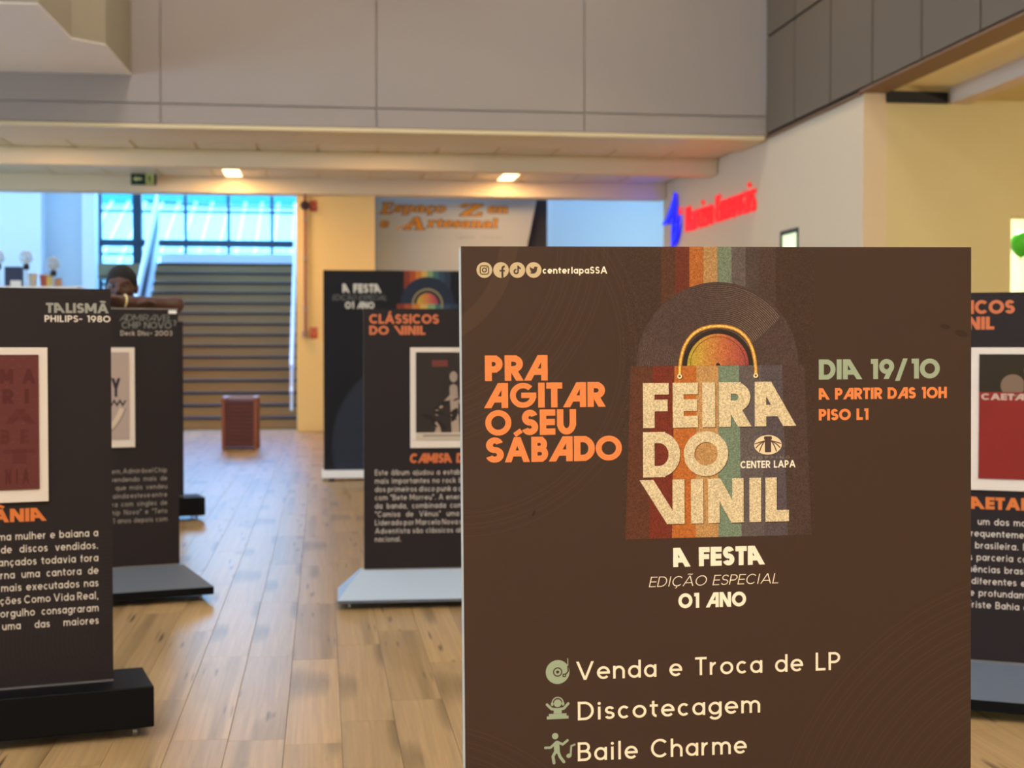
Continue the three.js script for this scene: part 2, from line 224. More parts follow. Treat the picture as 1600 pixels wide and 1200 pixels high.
  X.forEach((x, i) => {
    x *= S; const d = '#45352a'; c.fillStyle = '#c0ab84'; c.beginPath(); c.arc(x, y, .0151 * S, 0, 7); c.fill(); c.strokeStyle = c.fillStyle = d; c.lineCap = 'round';
    if (i === 0) { c.lineWidth = 2.6; c.beginPath(); c.roundRect(x - 12, y - 12, 24, 24, 6); c.stroke(); c.lineWidth = 3.2; c.beginPath(); c.arc(x, y, 5.6, 0, 7); c.stroke(); c.beginPath(); c.arc(x + 7.2, y - 7.2, 1.6, 0, 7); c.fill(); }
    if (i === 1) { c.lineCap = 'butt'; c.lineWidth = 5.6; c.beginPath(); c.moveTo(x + 11, y - 9.6); c.quadraticCurveTo(x + 4, y - 11, x + 4, y - 3); c.lineTo(x + 4, y + 22); c.stroke(); c.lineWidth = 4.4; c.beginPath(); c.moveTo(x - 4, y + 2); c.lineTo(x + 11, y + 2); c.stroke(); }
    if (i === 2) { c.lineCap = 'butt'; c.lineWidth = 4.4; c.beginPath(); c.moveTo(x + 2.2, y - 12); c.lineTo(x + 2.2, y + 4); c.stroke(); c.beginPath(); c.arc(x - 3.4, y + 4.4, 5.6, 0, rad(275)); c.stroke(); c.beginPath(); c.moveTo(x + 2.2, y - 12); c.quadraticCurveTo(x + 3.2, y - 5, x + 10, y - 4.4); c.stroke(); }
    if (i === 3) { c.beginPath(); c.moveTo(x - 11, y - 9); c.quadraticCurveTo(x - 5, y - 3.4, x + .4, y - 3.4); c.quadraticCurveTo(x + .4, y - 9.6, x + 5, y - 9.8); c.quadraticCurveTo(x + 7.4, y - 9.8, x + 8.4, y - 8.2); c.lineTo(x + 12.5, y - 9); c.lineTo(x + 10, y - 5.4); c.quadraticCurveTo(x + 10, y + 10.6, x - 4, y + 10.6); c.quadraticCurveTo(x - 8, y + 10.6, x - 12, y + 8); c.quadraticCurveTo(x - 7.4, y + 8, x - 5, y + 6); c.quadraticCurveTo(x - 9, y + 5, x - 9.6, y + 1.4); c.lineTo(x - 7.4, y + 1.2); c.quadraticCurveTo(x - 11.4, y - 1.4, x - 11.4, y - 4.6); c.lineTo(x - 9, y - 3.8); c.quadraticCurveTo(x - 11.8, y - 6, x - 11, y - 9); c.fill(); }
  });
  // emblem of the shopping centre: an oval with a domed tower and rays
  const ex = .601 * S, ey = .3874 * S; c.fillStyle = '#e2caa0'; c.beginPath(); c.ellipse(ex, ey, .028 * S, .0192 * S, 0, 0, 7); c.fill(); c.strokeStyle = c.fillStyle = '#4b3a33';
  c.beginPath(); c.roundRect(ex - 9.5, ey - 20, 19, 42, 2); c.fill(); c.beginPath(); c.roundRect(ex - 12, ey - 25, 24, 10, 4); c.fill(); c.lineWidth = 3; c.lineCap = 'butt';
  for (const s of [-1, 1]) for (const [a, b] of [[40, 0], [37, 12], [26, 23]]) { c.beginPath(); c.moveTo(ex + s * 9, ey - 12); c.quadraticCurveTo(ex + s * (a * .55 + 4), ey - 8 + b * .2, ex + s * a, ey + b - 3); c.stroke(); }
  write(c, S, 'SHOPPING', .5594, .4152, .6451, .0056, '#9a8a76', .1, .8); write(c, S, 'CENTER LAPA', .5452, .4327, .6568, .0144, cr, .2, .09);
  // pictograms of the three attractions
  c.fillStyle = c.strokeStyle = INK.sage; c.lineCap = 'round'; c.lineJoin = 'round';
  let qx = .1802 * S, qy = .8195 * S; c.beginPath(); c.arc(qx, qy, 35, 0, 7); c.fill(); c.fillStyle = c.strokeStyle = INK.base; c.lineWidth = 3; c.beginPath(); c.arc(qx, qy, 12, 0, 7); c.stroke(); c.beginPath(); c.arc(qx, qy, 4.5, 0, 7); c.fill(); c.lineWidth = 4; c.beginPath(); c.moveTo(qx + 30, qy - 24); c.lineTo(qx + 31, qy - 1); c.lineTo(qx + 24, qy + 7); c.stroke(); c.lineWidth = 3; c.strokeRect(qx + 16, qy + 7, 7, 7); c.strokeStyle = INK.sage; c.beginPath(); c.moveTo(qx + 30, qy - 38); c.lineTo(qx + 30, qy - 18); c.stroke();
  qx = .1797 * S; qy = .8855 * S; c.fillStyle = c.strokeStyle = INK.sage; c.lineWidth = 4; c.beginPath(); c.arc(qx, qy - 9, 16, rad(180), rad(360)); c.stroke(); c.beginPath(); c.arc(qx, qy - 8, 11.5, 0, 7); c.fill(); c.beginPath(); c.ellipse(qx - 16, qy - 6, 4, 6, 0, 0, 7); c.ellipse(qx + 16, qy - 6, 4, 6, 0, 0, 7); c.fill(); c.lineWidth = 8; c.beginPath(); c.moveTo(qx - 31, qy - 5); c.lineTo(qx - 18, qy + 8); c.lineTo(qx, qy + 10); c.lineTo(qx + 18, qy + 8); c.lineTo(qx + 31, qy - 6); c.stroke(); c.fillRect(qx - 12, qy + 8, 24, 14); c.fillRect(qx - 26, qy + 22, 52, 8); c.fillRect(qx - 32, qy + 29, 64, 9);
  qx = .1745 * S; qy = .9712 * S; c.beginPath(); c.arc(qx, qy - 41, 9.5, 0, 7); c.fill(); c.lineWidth = 17; c.beginPath(); c.moveTo(qx + 4, qy - 18); c.lineTo(qx + 5, qy + 2); c.stroke(); c.lineWidth = 7.5; c.beginPath(); c.moveTo(qx + 3, qy - 23); c.lineTo(qx - 14, qy - 8); c.lineTo(qx - 29, qy - 8); c.moveTo(qx + 6, qy - 24); c.lineTo(qx + 22, qy - 16); c.lineTo(qx + 36, qy - 27); c.stroke(); c.lineWidth = 9; c.beginPath(); c.moveTo(qx + 1, qy + 4); c.lineTo(qx - 7, qy + 18); c.lineTo(qx - 4, qy + 37); c.moveTo(qx + 8, qy + 4); c.lineTo(qx + 14, qy + 20); c.lineTo(qx + 25, qy + 35); c.stroke(); c.lineWidth = 6; c.beginPath(); c.moveTo(qx + 45, qy + 16); c.lineTo(qx + 47, qy - 10); c.lineTo(qx + 57, qy - 14); c.stroke(); c.beginPath(); c.ellipse(qx + 40, qy + 18, 8, 6.5, -.3, 0, 7); c.fill();
  // scuffs
  c.fillStyle = 'rgba(28,22,18,0.6)'; c.beginPath(); c.ellipse(.136 * S, .511 * S, 4, 9, .5, 0, 7); c.fill(); c.fillStyle = 'rgba(36,24,16,0.45)'; c.beginPath(); c.ellipse(.966 * S, .158 * S, 16, 8, .2, 0, 7); c.ellipse(1.0 * S, .172 * S, 20, 10, .3, 0, 7); c.fill();
  return k;
}
// the record sleeves mounted on the panels (generic sleeves in the colours of the photograph)
function sleevePrint(kind) {
  const [k, c] = canvas(512, 512);
  if (kind === 'red letters') {
    c.fillStyle = '#5c2e2b'; c.fillRect(0, 0, 512, 512);
    for (let i = 0; i < 900; i++) { c.fillStyle = 'rgba(150,96,72,' + (0.12 + 0.2 * rnd()) + ')'; c.fillRect(rnd() * 512, rnd() * 512, 3 + rnd() * 9, 2); }
    'M A,R I,A,B E,T,N I A'.split(',').forEach((s, i) => { c.globalAlpha = i < 2 || i > 4 ? 1 : 0.5; write(c, 1, s, 376 + i % 3 * 8, 110 + i * 76, 500 - (i % 2) * 24, 56, '#4e2220', .28, .15); c.globalAlpha = 1; });
    c.fillStyle = '#3d3a2e'; c.fillRect(0, 0, 354, 512); c.fillStyle = '#54503e'; c.fillRect(50, 60, 240, 400);
  } else if (kind === 'beige') {
    c.fillStyle = '#a5948a'; c.fillRect(0, 0, 512, 512); c.strokeStyle = '#c4b29c'; c.lineWidth = 26; c.beginPath(); c.moveTo(300, 505); c.quadraticCurveTo(420, 470, 470, 330); c.stroke(); c.strokeStyle = '#8a7a70'; c.lineWidth = 8; c.beginPath(); c.moveTo(330, 508); c.quadraticCurveTo(440, 480, 492, 330); c.stroke();
    write(c, 1, 'Y', 412, 262, 462, 110, '#2c2730', .24); c.strokeStyle = '#2c2730'; c.lineWidth = 9; c.beginPath(); c.moveTo(380, 300); for (let i = 0; i < 7; i++) c.lineTo(395 + i * 16, i % 2 ? 312 : 284); c.stroke();
  } else if (kind === 'figures') {
    c.fillStyle = '#2f2826'; c.fillRect(0, 0, 512, 512); c.fillStyle = '#6c3530'; c.fillRect(92, 46, 90, 38);
    const g = c.createLinearGradient(0, 130, 0, 470); g.addColorStop(0, '#8f8274'); g.addColorStop(1, '#a08c7a'); c.strokeStyle = c.fillStyle = g; c.lineCap = 'round';
    for (const [x, h, w] of [[215, 170, 46], [370, 215, 60], [120, 380, 26]]) { c.beginPath(); c.ellipse(x, h - 26, w * .5, w * .7, 0, 0, 7); c.fill(); c.lineWidth = w; c.beginPath(); c.moveTo(x, h + 40); c.lineTo(x + 12, 470); c.stroke(); c.lineWidth = w * .4; c.beginPath(); c.moveTo(x - w * 1.6, h + 150); c.lineTo(x, h + 70); c.lineTo(x + w * 1.6, h + 170); c.stroke(); }
    c.fillStyle = '#241f1d'; for (let i = 0; i < 26; i++) { c.beginPath(); c.ellipse(60 + rnd() * 400, 250 + rnd() * 220, 4 + rnd() * 10, 12 + rnd() * 30, rnd() * 3, 0, 7); c.fill(); }
    c.fillStyle = '#b8aa96'; c.fillRect(0, 470, 512, 42); c.fillStyle = '#8c8076'; c.fillRect(40, 482, 440, 12);
  } else {
    c.fillStyle = '#80261f'; c.fillRect(0, 0, 512, 512); c.fillStyle = '#2e2519'; c.fillRect(0, 0, 512, 155);
    c.fillStyle = '#75604f'; c.beginPath(); c.ellipse(128, 128, 46, 46, 0, 0, 7); c.fill(); c.fillStyle = '#8a7566'; c.beginPath(); c.ellipse(195, 62, 24, 34, .2, 0, 7); c.fill(); c.fillStyle = '#17120e'; c.beginPath(); c.ellipse(206, 40, 34, 30, .2, 0, 7); c.fill(); c.fillStyle = '#241c14'; c.fillRect(170, 95, 90, 60); c.fillStyle = '#80261f'; c.fillRect(0, 155, 512, 10);
    write(c, 1, 'CAET<NO V', 8, 188, 300, 27, '#b39a8a', .26, .04);
  }
  return k;
}
const PW = .962, PH = 1.343, PB = .176;
function classicPrint(lines) {
  const S = 900, [k, c] = canvas(Math.round(PW * S), Math.round(PH * S)); c.fillStyle = INK.dark; c.fillRect(0, 0, k.width, k.height);
  for (let i = 0; i < 22; i++) { c.strokeStyle = 'rgba(80,66,60,0.16)'; c.lineWidth = 2; c.beginPath(); c.arc(PW * S, 1.2 * S, 60 + i * 13, 0, 7); c.stroke(); }
  write(c, S, 'CLÁSSICOS', .029, .0773, .3866, .05, '#c06a42', .24, .04); write(c, S, 'DO }INIL', .029, .1341, .3173, .047, '#c06a42', .25, .05);
  lines(c, S); return k;
}
const prints = {
  lyric: () => classicPrint((c, S) => {
    write(c, S, 'T>LISMÃ', PW - .2106, .0826, PW - .0069, .034, INK.grey, .24, .05); write(c, S, 'PHILIPS- 1980', PW - .2149, .1131, PW - .0008, .0225, INK.text, .19, .1);
    write(c, S, 'BETHÂNI>', PW - .547, .7825, PW - .2142, .0449, '#cb6f35', .25, .05);
    [['uma', 'mulher e baiana a', .3135], ['', 'de discos vendidos.', .36], ['lançados', 'todavia fora', .232], ['torna', 'uma cantora de', .2955], ['', 'mais executados nas', .36], ['canções', 'Como Vida Real,', .2875], ['orgulho', 'consagraram', .2325], ['', 'uma das maiores', .358]].forEach(([p, s, x], i) => justify(c, S, s, PW - x, .8432 + i * .0429, s.includes(' ') ? PW - .047 : PW - .047, .0265, INK.text, .14, p, .86));
  }),
  chip: () => classicPrint((c, S) => {
    write(c, S, '<DMIR<VEL', PW - .3015, .061, PW - .0336, .0337, '#6f736c', .13, .05, .12); write(c, S, 'CHIP NOVO', PW - .2889, .1, PW - .0338, .0347, '#6f736c', .16, .05); write(c, S, 'Deck Disc- 2003', PW - .2956, .1373, PW - .0307, .0265, '#a39b8e', .2, .12);
    write(c, S, '?', PW - .026, .085, PW - .008, .03, '#6f736c', .2);
    [['em,', 'Admirável Chip', .288], ['vendendo', 'mais de', .183], ['que', 'mais vendeu', .2546], ['ainda', 'esteve entre', .251], ['ra', 'com singles de', .297], ['Chip', 'Novo" e "Teto', .284], ['1', 'anos depois com', .317]].forEach(([p, s, x], i) => justify(c, S, s, PW - x, .8529 + i * .0429, PW - .062, .0265, '#8d867c', .15, p, .88));
  }),
  band: () => classicPrint((c, S) => {
    write(c, S, 'C<MIS> DE VÊNUS', .2339, .7948, .74, .0505, '#c2663a', .26, .03, .08);
    [['Este álbum ajudou a estabelecer', .6], ['mais importantes no rock brasileiro', .55], ['dos primeiros disco punk a chegar', .38], ['com "Bete Morreu". A energia', .5], ['da banda, combinada com', .8], ['"Camisa de Vênus" uma', 1.05], ['Liderado por Marcelo Nova sua', .3], ['Adventista são clássicos absolutos', .5]].forEach(([s, g], i) => { const w = s.split(' '), n = w.reduce((a, t) => a + advance(t, .15) * .029 * .86, 0) + (w.length - 1) * g * .029; justify(c, S, s, .0566, .8555 + i * .043, .0566 + n, .029, '#b9b0a4', .15, '', .86); });
    justify(c, S, 'nacional.', .0557, 1.199, .19, .029, '#b9b0a4', .15);
  }),
  singer: () => classicPrint((c, S) => {
    const o = .236; write(c, S, 'C>ETANO', o - .042, .786, o + .275, .0444, '#cb6f35', .26, .04);
    [['um dos maiores', .03], ['frequentemente', -.006], ['r brasileira. F', -.003], ['s parceria com', .0], ['uências brasil', -.004], ['diferentes es', .01], ['e profundam', .004], ['Triste Bahia e', -.006]].forEach(([s, x], i) => { const w = advance(s, .15) * .0255 * .92; write(c, S, s, o + x, .8436 + i * .0434, o + x + w, .0255, INK.text, .14, .15); });
  }),
};
function backdropPrint() {
  const S = 500, W = 2.06, H = 1.99, [k, c] = canvas(W * S, H * S); c.fillStyle = INK.navy; c.fillRect(0, 0, k.width, k.height);
  c.fillStyle = '#262b36'; c.beginPath(); c.arc(1.0 * S, 1.75 * S, .92 * S, 0, 7); c.fill(); c.strokeStyle = 'rgba(60,70,86,0.5)'; for (let i = 0; i < 20; i++) { c.beginPath(); c.arc(1.0 * S, 1.75 * S, (.5 + i * .02) * S, 0, 7); c.stroke(); }
  const cols = ['#7c3426', '#a04a26', '#c0732e', '#c7a055', '#7d9a6c', '#3f6464', '#2f4458', '#2a3648'];
  for (let i = 0; i < 8; i++) { c.fillStyle = cols[i]; c.fillRect((.80 + i * .058) * S, 0, .059 * S, .2 * S); }
  const x = 1.035 * S, y = .332 * S; c.fillStyle = '#232c3c'; c.beginPath(); c.arc(x, y, .27 * S, 0, 7); c.fill();
  const g = c.createLinearGradient(x - .11 * S, 0, x + .11 * S, 0); g.addColorStop(0, '#b7a238'); g.addColorStop(.5, '#c07040'); g.addColorStop(1, '#9a3357'); c.fillStyle = '#1c222e'; c.beginPath(); c.arc(x, y, .13 * S, 0, 7); c.fill(); c.fillStyle = g; c.beginPath(); c.arc(x, y, .109 * S, 0, 7); c.fill();
  for (let i = 0; i < 8; i++) { c.fillStyle = cols[i]; c.fillRect((.7277 + i * .077) * S, y, .078 * S, .62 * S); }
  c.strokeStyle = '#94845c'; c.lineWidth = 9; c.beginPath(); c.arc(x, y, .146 * S, Math.PI, 2 * Math.PI); c.moveTo(x - .146 * S, y); c.lineTo(x - .146 * S, y + .04 * S); c.moveTo(x + .146 * S, y); c.lineTo(x + .146 * S, y + .04 * S); c.stroke();
  write(c, S, 'FEIR>', .765, .55, 1.3, .162, '#d8d2c2', .26); write(c, S, 'DO', .765, .73, 1.07, .162, '#d8d2c2', .26); write(c, S, '}INIL', .755, .91, 1.28, .162, '#d8d2c2', .26);
  write(c, S, '> FEST>', .1884, .223, .575, .0889, '#cfcabb', .26, .05); write(c, S, 'EDIÇÃO ESPECIAL', .0903, .2965, .6258, .052, '#8a8884', .1, .12, .2); write(c, S, '01 <NO', .2132, .3823, .5047, .0699, '#cfcabb', .24, .05);
  return k;
}

// ---------------------------------------------------------------- setting: floor of wooden planks
{
  const floor = struct('floor');
  part('subfloor', span(-14, 12, -0.25, -0.012, -31, 6), M.subfloor, floor);
  const pw = .19, pl = 1.3, f = 2218, ca = Math.cos(rad(7.6)), sa = Math.sin(rad(7.6)), list = [];
  for (let col = 0; col < Math.ceil(26 / pw); col++) {
    const shift = hash(col, 5) * pl;
    for (let row = -1; row < 24; row++) {
      const x = -14 + (col + .5) * pw, z1 = Math.min(6, 6 - row * pl + shift), z0 = Math.max(-23.2, 6 - (row + 1) * pl + shift); if (z1 - z0 < .05 || x + pw / 2 > 12) continue;
      const zc = Math.max(-22, (z0 + z1) / 2), D = sa * x - ca * zc, u = 800 + f * (ca * x + sa * zc) / Math.max(D, .1), v = 543 + f * 1.32 / Math.max(D, .1);
      const seen = D > 3.9 && v < 1330 && ((u > 110 && u < 760) || (u > 1480 && u < 1680 && D < 7));
      list.push({ x, z0, z1, d: seen ? D : 100 + D });
    }
  }
  list.sort((a, b) => a.d - b.d);
  const rest = [], geos = new Map();
  list.forEach((p, i) => {
    const len = p.z1 - p.z0, lift = hash(i, 3) * .0004;
    if (i < 300 && p.d < 100) {
      const v = Math.floor(hash(i, 9) * 7), key = Math.abs(len - pl) < 1e-3 ? v : 'own' + i;
      if (!geos.has(key)) { const g = new RoundedBoxGeometry(pw - .001, .012, len - .001, 1, .0012); metreUv(g, .76, 2.6, v * .37, v * .29); geos.set(key, g); }
      const o = part('plank', geos.get(key), woods[Math.floor(hash(i, 11) * woods.length)], floor); o.position.set(p.x, -.006 - lift, (p.z0 + p.z1) / 2);
    } else { const g = new THREE.BoxGeometry(pw - .001, .012, len - .001); metreUv(g, .76, 2.6, hash(i, 1), hash(i, 2)); rest.push(g.translate(p.x, -.006 - lift, (p.z0 + p.z1) / 2)); }
  });
  const o = part('more_planks', merge(rest), woods[0], floor); o.userData.kind = 'stuff';
}
// ---------------------------------------------------------------- setting: walls, beams, ceilings of the hall
{
  const back = struct('wall_back');
  part('wall_core', span(-14, 5.74, 3.93, 8, -17.5, -17.13), M.fascia, back);
  for (let i = -5; i < 4; i++) { const x0 = Math.max(-13.99, -1.87 + i * 2.52), x1 = Math.min(5.47, -1.87 + (i + 1) * 2.52); if (x1 - x0 < .1) continue; part('panel', span(x0 + .006, x1 - .006, 3.945, 4.165, -17.13, -17.1, .005), M.fascia, back); part('panel', span(x0 + .006, x1 - .006, 4.183, 8, -17.13, -17.1, .005), M.fascia, back); }
  struct('trim_1', span(-14, 5.44, 3.885, 3.935, -17.5, -17.07, .008), M.trim);
  struct('ceiling_beam', span(-14, 5.5, 3.9, 4.1, -18.25, -17.5), M.cream);
  const ceil = struct('ceiling_bay');
  part('ceiling_slab', span(-14, 5.5, 3.972, 4.3, -22.4, -18.25), M.trim, ceil);
  for (let i = 0; i < 24; i++) { const x1 = 5.48 - i * .79, x0 = Math.max(-13.99, x1 - .79); if (x1 < -13.5) break; for (const [z0, z1] of [[-19.38, -18.27], [-22.39, -19.72]]) {
    const lamp = z0 < -20 && ((x0 < -1.34 && x1 > -1.34) || (x0 < 2.86 && x1 > 2.86)); if (!lamp) { part('ceiling_panel', span(x0 + .02, x1 - .02, 3.955, 3.975, z0, z1, .004), M.creamGloss, ceil); continue; }
    const lx = x0 < -1.34 && x1 > -1.34 ? -1.34 : 2.86; // panels cut round the lamp
    part('ceiling_panel', span(x0 + .02, lx - .14, 3.955, 3.975, z0, z1, .004), M.creamGloss, ceil); part('ceiling_panel', span(lx + .14, x1 - .02, 3.955, 3.975, z0, z1, .004), M.creamGloss, ceil); part('ceiling_panel', span(lx - .14, lx + .14, 3.955, 3.975, -21.0, z1, .004), M.creamGloss, ceil);
  } }
  struct('ceiling_beam', span(-14, 5.49, 3.735, 3.972, -19.7, -19.4, .01), M.cream);
  struct('trim_2', span(-14, 5.49, 3.905, 3.95, -19.4, -19.36, .006), M.trim);
  struct('ceiling_beam', span(-14, 5.49, 3.71, 3.972, -22.8, -22.4, .01), M.cream);
  struct('wall_upper', span(-14, 7, 3.972, 8, -22.8, -22.42), M.cream);
  // far wall strip with the pipe, between the stairs and the grey sign board
  struct('wall_far', span(-.40, .83, 0, 3.71, -22.75, -22.5, .01), M.yellow);
  struct('wall_stair', span(-.40, -.15, 0, 8, -30, -22.8), M.pale);
  struct('wall_rear_right', span(3.0, 7, 0, 8, -25.7, -25.5), M.pale);
  struct('wall_rear_pilaster', span(3.95, 4.12, 0, 8, -25.5, -25.35), M.white);
  struct('dark_gap_box', span(2.9, 3.68, 0, 8, -23.4, -23.2), M.dark);  // dark box stands for the shade in the gap beside the sign board
  struct('wall_rear_side', span(7, 7.2, 0, 8, -30, -22.4), M.pale);
  struct('wall_rear_core', span(-.15, 3.3, 0, 8, -26.2, -26), M.dark);
  // right wall with a doorway into the shop
  const right = struct('wall_right');
  const rw = plaster(0xd2bc9a);
  part('wall_section', span(5.5, 5.75, 0, 4.3, -22.6, -16.63), rw, right);
  part('wall_section', span(5.5, 5.75, 0, 3.93, -15.98, -14.0), rw, right);
  part('wall_section', span(5.5, 5.75, 2.72, 3.93, -16.63, -15.98), rw, right);
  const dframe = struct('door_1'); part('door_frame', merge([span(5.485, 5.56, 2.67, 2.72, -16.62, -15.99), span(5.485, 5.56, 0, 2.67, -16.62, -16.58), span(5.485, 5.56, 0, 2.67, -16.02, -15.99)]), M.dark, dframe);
  part('lit_pane', span(5.505, 5.52, .02, 2.67, -16.58, -16.02), mat(0xdff0c4, .6, { emissive: 0xd6f0ae, emissiveIntensity: .42 }), dframe); part('handle', rod([5.49, 1.0, -16.52], [5.49, 1.25, -16.52], .01), M.steel, dframe);  // pane glows in place of light from the shop behind it
  // dark cladding panels above
  const clad = struct('wall_cladding');
  part('cladding_backing', span(5.47, 5.75, 3.93, 8, -17.05, 6), M.cladBack, clad);
  for (let i = 0; i < 20; i++) { const z0 = -17.155 + i * 1.175, z1 = z0 + 1.175; for (let r = 0; r < 4; r++) { const y0 = 3.95 + r * 1.19; if (y0 + .2 > 8) continue; part('cladding_panel', span(5.44, 5.468, y0 + .014, Math.min(7.99, y0 + 1.176), Math.max(-17.04, z0) + .018, Math.min(z1, 6) - .018, .004), M.clad, clad); } }
  struct('trim_3', span(5.45, 5.74, 3.925, 3.95, -14.0, 6), M.brown);
  struct('trim_4', span(5.45, 5.5, 3.91, 3.93, -17.05, -14.0), M.brown);
  // recess on the right: its back wall with the shop opening, soffit and beam
  const rec = struct('wall_recess');
  part('wall_section', span(5.75, 7.11, 0, 4.1, -14.25, -14), M.greenCream, rec); part('wall_section', span(7.11, 11, 2.68, 4.1, -14.25, -14), M.greenCream, rec); part('wall_section', span(11, 12, 0, 4.1, -14.25, -14), M.greenCream, rec);
  struct('ceiling_recess', span(5.75, 6.42, 4.0, 4.3, -14, 6), plaster(0xefe3c0)); struct('ceiling_recess_far', span(6.62, 12, 3.88, 4.3, -14, 6), M.greenCream); struct('ceiling_beam', span(6.42, 6.62, 3.83, 4.3, -14, 6, .01), plaster(0xcdb9a0));
  
  struct('wall_recess_side', span(12, 12.2, 0, 4.3, -18.3, 6), M.greenCream);
  struct('wall_shop_back', span(5.75, 12, 0, 3.9, -18.4, -18.2), plaster(0xe6e6c8)); struct('ceiling_shop', span(5.75, 12, 3.8, 3.95, -18.2, -14.25), M.white);
  // mezzanine slab at the upper left, its edge stepping back to the far wall
  const pts = [[-2.2, 17.09], [-2.25, 15.45], [-2.55, 15.17], [-2.6, 13.7], [-14, 13.9], [-14, 17.09]];
  const slab = new THREE.ExtrudeGeometry(new THREE.Shape(pts.map((p) => new THREE.Vector2(p[0], p[1]))), { depth: .01, bevelEnabled: false }).rotateX(-Math.PI / 2).translate(0, 4.5, 0);
  const mez = struct('mezzanine'); part('soffit', slab, M.soffit, mez);
  part('balustrade', new THREE.ExtrudeGeometry(new THREE.Shape(pts.map((p) => new THREE.Vector2(p[0], p[1]))), { depth: 2.6, bevelEnabled: false }).rotateX(-Math.PI / 2).translate(0, 4.51, 0), plaster(0x9c9078), mez);
  // the rest of the hall round the camera
  struct('ceiling', span(-14.2, 5.75, 8, 8.2, -22.8, 6.2), M.white);
  struct('wall_front', span(-14.2, 12.2, 0, 8, 6, 6.2), M.cream);
  const left = struct('wall_left'); part('wall_section', span(-14.2, -14, 4.4, 8, -31, 6), M.cream, left); part('wall_section', span(-14.2, -14, 0, .4, -31, 6), M.cream, left); for (let i = 0; i < 8; i++) part('wall_section', span(-14.2, -14, .4, 4.4, 6 - i * 5 - .8 - (i > 0 ? .0 : 0), 6 - i * 5), M.cream, left);
  const wl = struct('window_2'); for (let i = 0; i < 7; i++) part('pane', span(-14.12, -14.1, .4, 4.4, 6 - i * 5 - 5, 6 - i * 5 - .8), glass, wl);
}
